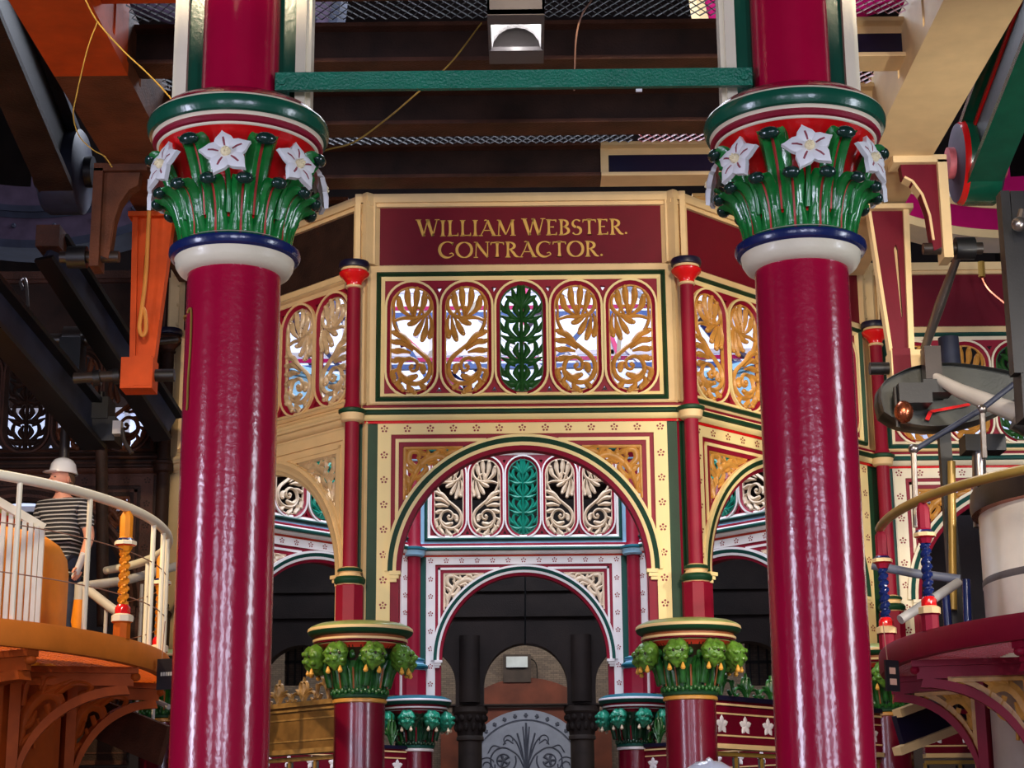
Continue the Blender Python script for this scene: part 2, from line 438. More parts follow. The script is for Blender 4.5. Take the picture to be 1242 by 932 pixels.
# rope hitched round the left shaft
c = Vector((-1.155, 7, 0)); b = MB()
pts = []
for (px, py) in ((228, 378), (231, 374), (234, 380), (233, 420), (230, 460), (229, 490), (228, 498)):
    a = math.asin(max(-.97, min(.97, ((at(px, py, 6.9).x-c.x)/.190)))); z = at(px, py, 6.88).z
    pts.append((c.x+.192*sin(a), 7-.192*cos(a), z))
b.tube(S3(pts, 18), .0045, 'cord_yellow', 6)
b.tube([(c.x+.191*sin(-1.25-i*.12), 7-.191*cos(-1.25-i*.12), pts[0][2]) for i in range(10)], .005, 'cord_yellow', 6)
tag(b.build('rope'), 'short yellow rope hanging down the left edge of a crimson column shaft', 'rope')

# ------------------------------------------------------------------ octagon columns with bud capitals
def bud_mesh():
    mb = MB()
    def bump(p):
        return 1+.10*sin(9*p.x+2)*sin(8*p.z)+.09*sin(7*p.y+5*p.z)+(.12 if p.z > .2 else 0)*abs(sin(4*math.atan2(p.y, p.x)))
    mb.ball((0, 0, 0), (.077, .083, .094), 'bud_green', 18, 12, bump)
    for a in (-1.2, -.4, .4, 1.2):
        for zz, r in ((.035, .07), (-.02, .066)):
            mb.ball((r*cos(a), r*sin(a)*1.05, zz-.01*abs(a)), (.026, .026, .022), 'bud_green', 8, 6, bump)
    for a in (-.8, 0, .8): mb.ball((.078*cos(a), .084*sin(a), .015), (.008, .011, .012), 'bell_dark', 6, 4)
    mb.tube(S3([(-.13, 0, -.20), (-.09, 0, -.06), (-.05, 0, .0), (0, 0, .02)], 8), [.03]*3+[.035]*3+[.03]*(len(S3([(-.13, 0, -.20), (-.09, 0, -.06), (-.05, 0, .0), (0, 0, .02)], 8))-6), 'bell_green', 8)
    return mb
def drop_mesh():
    mb = MB(); mb.lathe([(0, .03, 'drop_gold'), (.008, .02, 'drop_gold'), (.019, -.012, 'drop_gold'), (.012, -.024, 'drop_gold'), (0, -.028, 'drop_gold')], 10); return mb
def bud_column(name, label, loc):
    t = thing(name, label, 'column', loc)
    b = MB(); b.lathe([(0, 0, 'dark_green'), (.34, 0, 'dark_green'), (.34, .2, 'cream'), (.28, .3, 'maroon_dark'), (.2, .4, 'maroon_dark')], 40); b.build('column_base', t)
    s = MB(); s.lathe([(.188, .38, 'maroon_dark'), (.186, 2.69, 'maroon_dark')], 64); s.build('shaft', t)
    n = MB(); n.lathe([(.185, 2.68, 'gold_paint'), (.199, 2.686, 'gold_paint'), (.2, 2.705, 'gold_paint'), (.192, 2.712, 'dark_green'), (.203, 2.72, 'dark_green'), (.205, 2.735, 'dark_green'), (.195, 2.748, 'dark_green')], 64); n.build('neck_ring', t)
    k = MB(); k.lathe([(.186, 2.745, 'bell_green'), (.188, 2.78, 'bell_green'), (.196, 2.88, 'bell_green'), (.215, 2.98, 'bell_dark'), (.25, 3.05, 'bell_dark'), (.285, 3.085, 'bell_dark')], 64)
    bell = k.build('bell', t)
    lf = MB()
    P = [(.186, 2.75), (.192, 2.82), (.205, 2.92), (.235, 2.99)]
    lm = acanthus(P, [.062, .066, .06, .045, .02], 'bell_green', .02, tip=False, ribt=0)
    for i in range(12):
        o = lm.build('bell_leaf', bell, 50) if i == 0 else o0.copy()
        if i == 0: o0 = o
        else: COL.objects.link(o)
        o.rotation_euler = (0, 0, rad(30*i+5))
    fr = MB()
    for i in range(44):
        a = 2*PI*i/44; fr.ball((.204*cos(a), .204*sin(a), 2.757+.012*(i % 2)), (.014, .014, .018), 'bell_green', 6, 5)
    for i in range(24):
        a = 2*PI*(i+.5)/24; fr.tube(S3([(.2*cos(a), .2*sin(a), 2.78), (.216*cos(a), .216*sin(a), 2.86), (.228*cos(a), .228*sin(a), 2.93)], 5), .007, 'russet' if i % 2 else 'bell_green', 6)
        fr.ball((.25*cos(a), .25*sin(a), 3.0+.02*(i % 2)), (.022, .022, .03), 'bell_green', 7, 5, lambda p: 1+.2*sin(9*p.x+7*p.z))
    fr.build('foliage_band', bell)
    a = MB(); a.lathe([(.27, 3.07, 'orange_red'), (.285, 3.085, 'orange_red'), (.312, 3.102, 'cream'), (.318, 3.108, 'maroon_dark'), (.34, 3.112, 'maroon_dark'), (.346, 3.125, 'cream'), (.35, 3.13, 'cream'), (.35, 3.142, 'russet'),
        (.338, 3.146, 'russet'), (.334, 3.163, 'dark_green'), (.362, 3.168, 'dark_green'), (.382, 3.184, 'dark_green'), (.388, 3.2, 'cream'), (.39, 3.207, 'cream'), (.386, 3.222, 'pale_green'),
        (.37, 3.236, 'pale_green'), (.32, 3.257, 'pale_green'), (.25, 3.268, 'pale_green'), (0, 3.272, 'pale_green')], 72); a.build('abacus', t)
    bm, dm = bud_mesh(), drop_mesh()
    for i in range(8):
        ang = rad(45*i-90+20)
        if i == 0: o = b0 = bm.build('leaf_bud', t, 60)
        else: o = b0.copy(); COL.objects.link(o)
        o.matrix_local = Matrix.Rotation(ang, 4, 'Z') @ Matrix.Translation((.345, 0, 3.0)) @ Matrix.Rotation(rad(6*(i % 3)-4), 4, 'X')
        for sg in (-1, 1):
            if i == 0 and sg == -1: d = d0 = dm.build('gold_drop', o)
            else: d = d0.copy(); COL.objects.link(d); d.parent = o
            d.location = (.03, .05*sg, -.098)
    return t
INNER_COL = {'cream': 'inner_white', 'pale_green': 'inner_teal', 'bud_green': 'inner_bud', 'bell_green': 'inner_bell', 'russet': 'maroon', 'dark_green': 'inner_green', 'drop_gold': 'inner_scroll', 'orange_red': 'maroon', 'bell_dark': 'inner_bell', 'gold_paint': 'inner_white'}
RUST = {n: 'rust_dark' for n in ('cream', 'pale_green', 'bud_green', 'bell_green', 'dark_green', 'drop_gold', 'orange_red', 'bell_dark', 'gold_paint', 'maroon_dark')}; RUST['russet'] = 'rust_brown'
CN = {'NL': (-1.21, 13.5), 'NR': (1.21, 13.5), 'L': (-3.0, 15.3), 'R': (3.0, 15.3), 'BL': (-3.0, 17.9), 'BR': (3.0, 17.9), 'FL': (-1.18, 19.9), 'FR': (1.18, 19.9)}
bc = bud_column('bud_capital_column', 'maroon column with green bud capital under the left end of the signboard', (*CN['NL'], 0))
def bcol(key, label, remap=None, rz=0):
    o = dup(bc, remap); place(o, label, (*CN[key], 0), rz); return o
bcol('NR', 'maroon column with green bud capital under the right end of the signboard', rz=rad(5))
bcol('R', 'maroon octagon column with green bud capital behind the crimson gallery rim', rz=rad(10))
bcol('L', 'maroon octagon column beside the orange gallery, mostly hidden by the front column', rz=rad(20))
bcol('FL', 'far maroon column with teal bud capital at the left of the far arch', INNER_COL, rad(13))
bcol('FR', 'far maroon column with teal bud capital at the right of the far arch', INNER_COL, rad(-8))
bcol('BL', 'back left maroon octagon column with teal bud capital', INNER_COL)
bcol('BR', 'back right maroon octagon column with teal bud capital', INNER_COL)

# colonnettes standing on the capitals
def colonnette(label, loc):
    t = thing('colonnette', label, 'colonnette', loc)
    b = MB(); b.lathe([(.112, 3.262, 'maroon'), (.108, 3.28, 'maroon'), (.108, 3.53, 'maroon'), (.09, 3.545, 'maroon')], 8, a0=rad(22.5), a1=rad(382.5)); b.build('pedestal', t, 25)
    b = MB(); b.lathe([(.09, 3.535, 'cream'), (.102, 3.545, 'dark_green'), (.116, 3.56, 'dark_green'), (.118, 3.58, 'dark_green'), (.104, 3.6, 'cream'), (.088, 3.607, 'cream'), (.076, 3.63, 'cream'), (.09, 3.636, 'dark_green'), (.094, 3.65, 'dark_green'), (.085, 3.663, 'cream'), (.07, 3.668, 'cream'), (.056, 3.675, 'cream')], 32); b.build('base_ring', t)
    b = MB(); b.lathe([(.055, 3.66, 'maroon'), (.054, 4.775, 'cream'), (.075, 4.78, 'cream'), (.085, 4.79, 'cream'), (.085, 4.81, 'cream'), (.092, 4.84, 'dark_green'), (.105, 4.85, 'dark_green'), (.105, 4.87, 'dark_green'), (.07, 4.885, 'maroon'), (.054, 4.93, 'maroon'), (.052, 5.86, 'maroon')], 32); b.build('shaft', t)
    b = MB(); b.lathe([(.052, 5.835, 'cream'), (.064, 5.84, 'cream'), (.066, 5.852, 'cream'), (.058, 5.858, 'scarlet'), (.06, 5.88, 'scarlet'), (.085, 5.91, 'scarlet'), (.112, 5.935, 'scarlet'), (.118, 5.955, 'scarlet'), (.105, 5.97, 'cream'), (.1, 5.985, 'cream'), (.1, 5.99, 'navy_dark'), (.115, 5.995, 'navy_dark'), (.12, 6.02, 'navy_dark'), (.112, 6.045, 'navy_dark'), (0, 6.05, 'navy_dark')], 32); b.build('cup_capital', t)
    return t
INNER_CLN = {'cream': 'inner_blue', 'dark_green': 'inner_teal', 'scarlet': 'maroon'}
cl = colonnette('slim maroon colonnette with scarlet cup at the left of the signboard', (-1.285, 13.40, 0))
for lab, loc, rm in (('slim maroon colonnette with scarlet cup at the right of the signboard', (1.275, 13.40, 0), None),
    ('slim maroon colonnette with scarlet cup behind the long maroon hanger', (3.06, 15.2, 0), None),
    ('slim maroon colonnette at the dark engine side, hidden by the front column', (-3.06, 15.2, 0), None),
    ('far slim maroon colonnette left of the far arch', (-1.205, 19.82, 0), INNER_CLN), ('far slim maroon colonnette right of the far arch', (1.205, 19.82, 0), INNER_CLN),
    ('back left slim maroon colonnette of the octagon', (-2.93, 17.85, 0), INNER_CLN), ('back right slim maroon colonnette of the octagon', (2.93, 17.85, 0), INNER_CLN)):
    if 'dark engine side' in lab: rm = dict(RUST, maroon='rust_dark', scarlet='rust_brown')
    o = place(dup(cl, rm), lab, loc)
    if rm is INNER_CLN: o.scale = (1.42, 1.42, 1)

# ------------------------------------------------------------------ cast iron arch bays
def arc(cx, cz, r, a0, a1, n): return [(cx+r*cos(a0+(a1-a0)*i/n), cz+r*sin(a0+(a1-a0)*i/n)) for i in range(n+1)]
def stadium(cx, cz, r, hs, n=14): return arc(cx, cz+hs, r, 0, PI, n)+arc(cx, cz-hs, r, PI, 2*PI, n)
def frame_pts(x, z0, z1): return [(-x, z0), (x, z0), (x, z1), (-x, z1)]
def scroll_mb(flip, mat):
    """S-scroll with acanthus fronds for one oval (u across, v up)."""
    mb = MB(); sg = -1 if flip else 1
    def L(pts, ws, h=.020, n=12): mb.leaf([(p[0]*.158*sg, p[1]*.176) for p in pts], [w*.158 for w in ws], h, mat, 0, n)
    rg = stadium(0, 0, .168, .258, 12); mb.ring(stadium(0, 0, .157, .258, 12), rg, -.012, .01, mat)
    # main stem and lower volute
    L([(-.88, 1.25), (-.88, .75), (-.5, .12), (.2, -.42), (.72, -.85), (.9, -1.3), (.72, -1.78), (.2, -2.0), (-.36, -1.85), (-.62, -1.42), (-.46, -.98), (-.05, -.85), (.26, -1.05), (.24, -1.36), (.0, -1.42), (-.12, -1.22)],
      [.06, .09, .1, .11, .12, .12, .13, .13, .13, .12, .11, .1, .09, .09, .08, .06], .028, 48)
    mb.ball((.0, -.012, -1.22*.176), (.018, .018, .018), mat, 10, 8)
    def lobe(b, m, e, w=1.):
        L([b, m, e], [.06*w, .085*w, .125*w, .165*w, .17*w, .12*w], .03, 12); mb.ball((e[0]*.158*sg, -.016, e[1]*.176), (.12*.158*w, .02, .12*.158*w), mat, 8, 6)
    # curved fronds sweeping under and inside the volute
    for b, m, e in (((-.62, -1.3), (-.95, -1.5), (-.86, -1.9)), ((-.5, -1.65), (-.66, -2.0), (-.42, -2.3)), ((-.2, -1.88), (-.12, -2.2), (.14, -2.42)), ((.3, -1.95), (.5, -2.1), (.62, -2.22)),
        ((-.52, -1.5), (-.22, -1.74), (.2, -1.68)), ((.26, -1.08), (.5, -1.2), (.56, -1.5))): lobe(b, m, e)
    # left fan at the middle
    for b, m, e in (((.15, -.42), (-.4, .12), (-.9, .32)), ((.05, -.5), (-.5, -.14), (-.94, -.1)), ((-.05, -.6), (-.5, -.5), (-.92, -.52)), ((-.25, -.85), (-.6, -.88), (-.9, -.98))): lobe(b, m, e)
    # right fan at the middle
    for b, m, e in (((.86, 1.1), (.98, .55), (.86, .08)), ((.74, 1.02), (.66, .45), (.5, -.05)), ((.6, 1.0), (.38, .6), (.16, .22)), ((.45, 1.0), (.2, .85), (-.14, .68))): lobe(b, m, e, .95)
    # upper branch and crown fan
    L([(-.88, .85), (-.45, .98), (.1, .98), (.6, 1.08), (.9, 1.4), (.9, 1.8), (.66, 2.0)], [.07, .1, .11, .11, .1, .09, .05], .024, 22)
    for b, m, e in (((.0, 1.0), (-.52, 1.4), (-.66, 1.88)), ((.05, 1.05), (-.2, 1.7), (-.24, 2.24)), ((.12, 1.05), (.2, 1.75), (.24, 2.3)), ((.3, 1.05), (.55, 1.6), (.62, 2.08))): lobe(b, m, e)
    L([(.6, 1.1), (.42, 1.4), (.12, 1.5), (.05, 1.3), (.22, 1.22)], [.05, .08, .09, .08, .05], .022, 14)
    L([(-.88, 1.25), (-.9, 1.75), (-.6, 2.2)], [.06, .09, .03], .02, 8)
    return mb
def candelabrum_mb(mat):
    mb = MB()
    def L(pts, ws, h=.02, n=10):
        for sg in (-1, 1): mb.leaf([(p[0]*.158*sg, p[1]*.176) for p in pts], [w*.158 for w in ws], h, mat, 0, n)
    mb.ring(stadium(0, 0, .157, .258, 12), stadium(0, 0, .168, .258, 12), -.012, .01, mat)
    mb.leaf([(0, -.42), (0, 0), (0, .42)], [.022, .018, .014, .02], .03, mat)
    for b in (-2.1, -1.1, -.1, .8):
        L([(0, b), (.35, b+.15), (.7, b+.55), (.62, b+.95), (.3, b+.85)], [.1, .13, .13, .1, .05])
        L([(0, b+.1), (.5, b+.05), (.98, b+.25)], [.08, .18, .05], .024)
        L([(.1, b+.2), (.28, b+.55), (.16, b+.9)], [.08, .17, .05], .026)
        L([(.55, b+.35), (.85, b+.5), (1.0, b+.85)], [.06, .14, .03], .02, 6)
    for e in ((.75, 1.95), (.45, 2.3), (.14, 2.45)): L([(0, 1.4), (e[0]*.6, 1.8), e], [.1, .18, .05], .026)
    for e in ((.6, -2.15), (.3, -2.4)): L([(0, -1.9), (e[0]*.7, -2.1), e], [.09, .16, .05], .022)
    return mb
def spandrel_mb(mat):
    # left spandrel, corner at (-.905, 4.61)
    mb = MB()
    def L(pts, ws, h=.018, n=12): mb.leaf(pts, [w*1.35 for w in ws], h, mat, 0, n)
    for b, m, e in (((-.72, 4.47), (-.66, 4.49), (-.62, 4.47)), ((-.8, 4.41), (-.77, 4.48), (-.8, 4.53)), ((-.84, 4.33), (-.82, 4.39), (-.84, 4.43)), ((-.7, 4.54), (-.76, 4.56), (-.8, 4.595)), ((-.58, 4.54), (-.6, 4.58), (-.65, 4.585)), ((-.5, 4.58), (-.54, 4.595), (-.58, 4.6)), ((-.87, 4.24), (-.86, 4.3), (-.88, 4.34))): L([b, m, e], [.008, .017, .005], .024, 6)
    L([(-.9, 4.2), (-.895, 4.45), (-.895, 4.6)], [.012]*3, .012, 6); L([(-.9, 4.6), (-.68, 4.603), (-.45, 4.606)], [.012]*3, .012, 6)
    L([(-.87, 4.26), (-.82, 4.4), (-.74, 4.5), (-.64, 4.54), (-.56, 4.5), (-.58, 4.43), (-.65, 4.43), (-.67, 4.48)], [.012, .018, .022, .022, .02, .017, .014, .01], .022, 30)
    L([(-.60, 4.53), (-.53, 4.57), (-.46, 4.58)], [.012, .02, .008], .02)
    L([(-.80, 4.44), (-.86, 4.5), (-.85, 4.57), (-.79, 4.57), (-.78, 4.52)], [.014, .018, .018, .016, .01], .02, 18)
    L([(-.84, 4.36), (-.77, 4.38), (-.73, 4.44), (-.755, 4.465)], [.01, .017, .016, .008], .02)
    for b, e in (((-.74, 4.5), (-.72, 4.59)), ((-.7, 4.52), (-.63, 4.59)), ((-.86, 4.3), (-.89, 4.4)), ((-.82, 4.4), (-.89, 4.46)), ((-.66, 4.44), (-.70, 4.38)), ((-.62, 4.41), (-.56, 4.46)), ((-.60, 4.46), (-.62, 4.51)), ((-.56, 4.5), (-.52, 4.52)), ((-.74, 4.42), (-.8, 4.33)), ((-.85, 4.27), (-.89, 4.24))):
        L([b, ((b[0]+e[0])/2+.012, (b[1]+e[1])/2), e], [.008, .02, .004], .02, 6)
    return mb
AZ = 3.657
def make_bay():
    t = thing('arch_screen', 'x', 'screen')
    p = MB()
    outer = [(-1.24, 3.27), (-.945, 3.27), (-.945, AZ)]+arc(0, AZ, .945, PI, 0, 40)[1:-1]+[(.945, AZ), (.945, 3.27), (1.24, 3.27), (1.24, 4.79), (-1.24, 4.79)]
    sp = [(-.905, 4.61)]+[(x, z) for x, z in arc(0, AZ, 1.04, PI-math.asin((4.61-AZ)/1.04), PI-math.asin(.523/1.04), 14)]
    sp[1] = (-math.sqrt(1.04**2-(4.61-AZ)**2), 4.61); sp[-1] = (-.905, AZ+math.sqrt(1.04**2-.905**2))
    spr = [(-x, z) for x, z in sp][::-1]
    p.plate(outer, [sp, spr], 0, .06, 'maroon', 'maroon')
    for sg in (-1, 1):
        a, b = sorted((sg*1.095, sg*1.238)); p.box(a, b, -.008, .05, 3.27, 4.785, 'dark_green')
    p.build('arch_plate', t)
    d = MB()
    for sg in (-1, 1):
        a, b = sorted((sg*.995, sg*1.097)); d.box(a, b, -.016, .04, 3.27, 4.785, 'cream_strip')
    d.box(-.995, .995, -.016, .04, 4.70, 4.785, 'cream_strip')
    def dots(cx, cz):
        pts = [(cx+.021*cos(PI/2+2*PI*k/5), cz+.021*sin(PI/2+2*PI*k/5)) for k in range(5)]+[(cx, cz)]
        for k, (x, z) in enumerate(pts):
            r = .0085 if k < 5 else .005
            d.add([(x, -.0185, z)]+[(x+r*cos(q*PI/4), -.0185, z+r*sin(q*PI/4)) for q in range(8)], [(0, q+1, (q+1) % 8+1) for q in range(8)], 'dot_red')
    for i in range(7):
        for sg in (-1, 1): dots(sg*1.046, 3.40+i*.19)
    for i in range(13): dots(-1.046+i*1.046/6, 4.743)
    d.build('dotted_strip', t)
    for sg in (-1, 1):
        ln = MB(); a, b = sorted((sg*.962, sg*.937)); zz = AZ+math.sqrt(1.03**2-.95**2); ln.box(a, b, -.008, .03, zz, 4.668, 'cream_strip')
        xx = math.sqrt(1.03**2-(4.65-AZ)**2); a, b = sorted((sg*.962, sg*xx)); ln.box(a, b, -.008, .03, 4.643, 4.668, 'cream_strip')
        ln.build('spandrel_line', t)
    m = MB(); N = 48
    A_ = lambda r: arc(0, AZ, r, PI, 0, N)
    m.ring(A_(1.012), A_(1.036), -.035, .04, 'cream_strip', False); m.ring(A_(.976), A_(1.012), -.045, .04, 'dark_green', False, -.03)
    m.ring(A_(.95), A_(.976), -.03, .04, 'cream_strip', False, -.024); m.ring(A_(.918), A_(.95), -.018, .1, 'maroon', False, -.004)
    for sg in (-1, 1):
        for z0, z1, w, y in ((3.628, 3.655, .085, -.05), (3.6, 3.63, .07, -.04), (3.575, 3.602, .055, -.03)):
            a, b = sorted((sg*(1.0-w), sg*.998)); m.box(a, b, y, .06, z0, z1, 'cream_strip')
        a, b = sorted((sg*.93, sg*.95)); m.box(a, b, -.01, .1, 3.27, 3.6, 'maroon')
    m.build('arch_moulding', t)
    s0 = spandrel_mb('gold_paint'); o = s0.build('spandrel_scroll', t, 50); o.location.y = .015
    s1 = spandrel_mb('gold_paint'); s1.v = [(-x, y, z) for x, y, z in s1.v]; s1.f = [f[::-1] for f in s1.f]; o = s1.build('spandrel_scroll', t, 50); o.location.y = .015
    c = MB(); prof = [(4.785, -.02, 'scarlet'), (4.80, -.024, 'scarlet'), (4.803, -.04, 'cream_strip'), (4.825, -.06, 'cream_strip'), (4.842, -.066, 'dark_green'), (4.85, -.085, 'dark_green'), (4.865, -.09, 'dark_green'), (4.88, -.08, 'dark_green'), (4.886, -.055, 'cream_strip'), (4.902, -.045, 'maroon'), (4.915, -.046, 'maroon'), (4.932, -.02, 'cream'), (4.95, -.002, 'cream')]
    vs = [(x, y, z) for z, y, _ in prof for x in (-1.25, 1.25)]
    c.add(vs, [(2*i, 2*i+1, 2*i+3, 2*i+2) for i in range(len(prof)-1)], [q[2] for q in prof[:-1]]); c.box(-1.25, 1.25, 0, .06, 4.785, 4.95, 'cream'); c.build('cornice', t)
    # upper pierced panel
    u = MB(); u.plate(frame_pts(1.24, 4.935, 6.055), [frame_pts(1.115, 4.965, 5.99)], 0, .06, 'cream'); 
    def fr(x, z0, z1, w, y0, y1, mat, yi=None): u.ring(frame_pts(x-w, z0+w, z1-w), frame_pts(x, z0, z1), y0, y1, mat, True, yi)
    fr(1.118, 4.962, 5.993, .018, -.02, .05, 'dark_green', -.04); fr(1.1, 4.98, 5.975, .018, -.04, .05, 'dark_green', -.015); fr(1.082, 4.998, 5.957, .028, -.012, .05, 'cream_strip', .005)
    u.build('panel_frame', t)
    q = MB(); CX = [(-2+i)*.4217 for i in range(5)]; CZ = 5.458; HS = .262
    tri = []
    for i in range(4):
        x = (CX[i]+CX[i+1])/2
        for sg in (-1, 1): z = CZ+sg*.405; tri.append([(x-.022*1, z+sg*.012), (x, z-sg*.028), (x+.022, z+sg*.012)])
    q.plate(frame_pts(1.06, 5.0, 5.93), [stadium(x, CZ, .168, HS) for x in CX]+tri, .012, .05, 'maroon')
    for x in CX:
        q.ring(stadium(x, CZ, .192, HS), stadium(x, CZ, .209, HS), -.014, .03, 'cream_strip')
        q.ring(stadium(x, CZ, .166, HS), stadium(x, CZ, .192, HS), -.006, .05, 'maroon', True, .012)
    q.build('pierced_panel', t)
    for i, x in enumerate(CX):
        if i == 2: g = candelabrum_mb('forest_green')
        else: g = scroll_mb((0, 1, 0, 0, 1)[i] == 1, 'gold_paint')
        o = g.build('scroll_grille', t, 50); o.location = (x, .022, CZ)
    # fascia
    f = MB(); f.box(-1.14, 1.14, .0, .05, 6.05, 6.53, 'claret'); f.build('fascia_board', t)
    f = MB()
    f.box(-1.29, 1.29, -.03, .06, 6.525, 6.555, 'cream'); f.box(-1.29, 1.29, -.055, .06, 6.555, 6.625, 'cream')
    for sg in (-1, 1):
        a, b = sorted((sg*1.13, sg*1.145)); f.box(a, b, -.05, .06, 6.05, 6.625, 'cream')
        a, b = sorted((sg*1.14, sg*1.245)); f.box(a, b, -.012, .06, 6.05, 6.6, 'cream'); a, b = sorted((sg*1.245, sg*1.285)); f.box(a, b, -.06, .08, 6.05, 6.625, 'cream')
    f.build('fascia_frame', t)
    for sg in (-1, 1):
        for z in (6.12, 6.3, 6.48):
            k = MB(); k.lathe([(.02, 0, 'cream'), (.02, .012, 'cream'), (.012, .02, 'cream'), (0, .022, 'cream')], 6); k.xform(Matrix.Translation((sg*1.195, -.012, z)) @ Matrix.Rotation(PI/2, 4, 'X')); k.build('bolt', t)
    return t
bay = make_bay()
place(bay, 'near octagon face carrying the gold lettered maroon signboard above gilded ovals', (0, 13.5, 0))
INNER = {'cream': 'inner_blue', 'cream_strip': 'inner_strip', 'dark_green': 'inner_green', 'gold_paint': 'inner_scroll', 'forest_green': 'inner_emerald', 'scarlet': 'orange_red', 'claret': 'inner_blue'}
RUSTB = {'cream': 'rust_brown', 'cream_strip': 'rust_brown', 'dark_green': 'rust_dark', 'maroon': 'rust_dark', 'gold_paint': 'rust_warm', 'forest_green': 'rust_dark', 'scarlet': 'rust_brown', 'claret': 'rust_dark', 'dot_red': 'rust_dark'}
def bay_at(a, b, label, remap=None):
    o = dup(bay, remap); (x0, y0), (x1, y1) = a, b
    L = math.hypot(x1-x0, y1-y0)/2
    return place(o, label, ((x0+x1)/2, (y0+y1)/2, 0), math.atan2(y1-y0, x1-x0), L/1.21)
TAN = {'claret': 'rust_dark', 'dark_green': 'cream', 'scarlet': 'cream', 'dot_red': 'cream', 'cream_strip': 'cream', 'gold_paint': 'gilt_pale'}
ob = bay_at(CN['L'], CN['NL'], 'oblique octagon face left of the signboard, tan with aged gilt ovals', {'claret': 'rust_dark', 'dark_green': 'cream', 'scarlet': 'cream', 'dot_red': 'cream', 'cream_strip': 'cream', 'gold_paint': 'gilt_pale'})
for c in kids(ob):
    if c.name.split('.')[0] in ('arch_plate', 'arch_moulding', 'cornice'):
        for sl in c.material_slots:
            if sl.material.name == 'maroon': sl.link = 'OBJECT'; sl.material = MATS['cream']
    if c.name.startswith('panel_frame'): pass
bay_at(CN['NR'], CN['R'], 'oblique octagon face right of the signboard, gilded ovals half hidden by the column')
far = bay_at(CN['FL'], CN['FR'], 'far octagon face with pale scroll ovals seen through the near arch', INNER)
bay_at(CN['BL'], CN['FL'], 'far left oblique octagon face seen through the left oblique arch', INNER)
bay_at(CN['FR'], CN['BR'], 'far right oblique octagon face seen through the right oblique arch', INNER)
bay_at((-3.0, 15.36), (-3.0, 17.84), 'left side octagon face behind the left crimson column', TAN)
bay_at((3.0, 17.84), (3.0, 15.36), 'right side octagon face behind the right crimson column')
bay_at((-5.55, 15.35), (-3.05, 15.35), 'dark rusted arch face with pierced ovals behind the engine rods', RUSTB)
bay_at((3.05, 15.35), (5.55, 15.35), 'maroon and cream arch face behind the silver cylinder', {'cream_strip': 'ivory', 'dark_green': 'inner_green'})  # cooler light on this face put into strip and green colours
b = MB()
for i in range(60): b.box(-1.2+i*.04, -1.2+i*.04+.022, -.05, 0, 6.03, 6.07, 'inner_white')
b.box(-1.24, 1.24, -.06, 0, 6.07, 6.11, 'inner_white'); b.box(-1.24, 1.24, -.02, 0, 6.0, 6.035, 'inner_teal'); b.build('dentil_course', far)

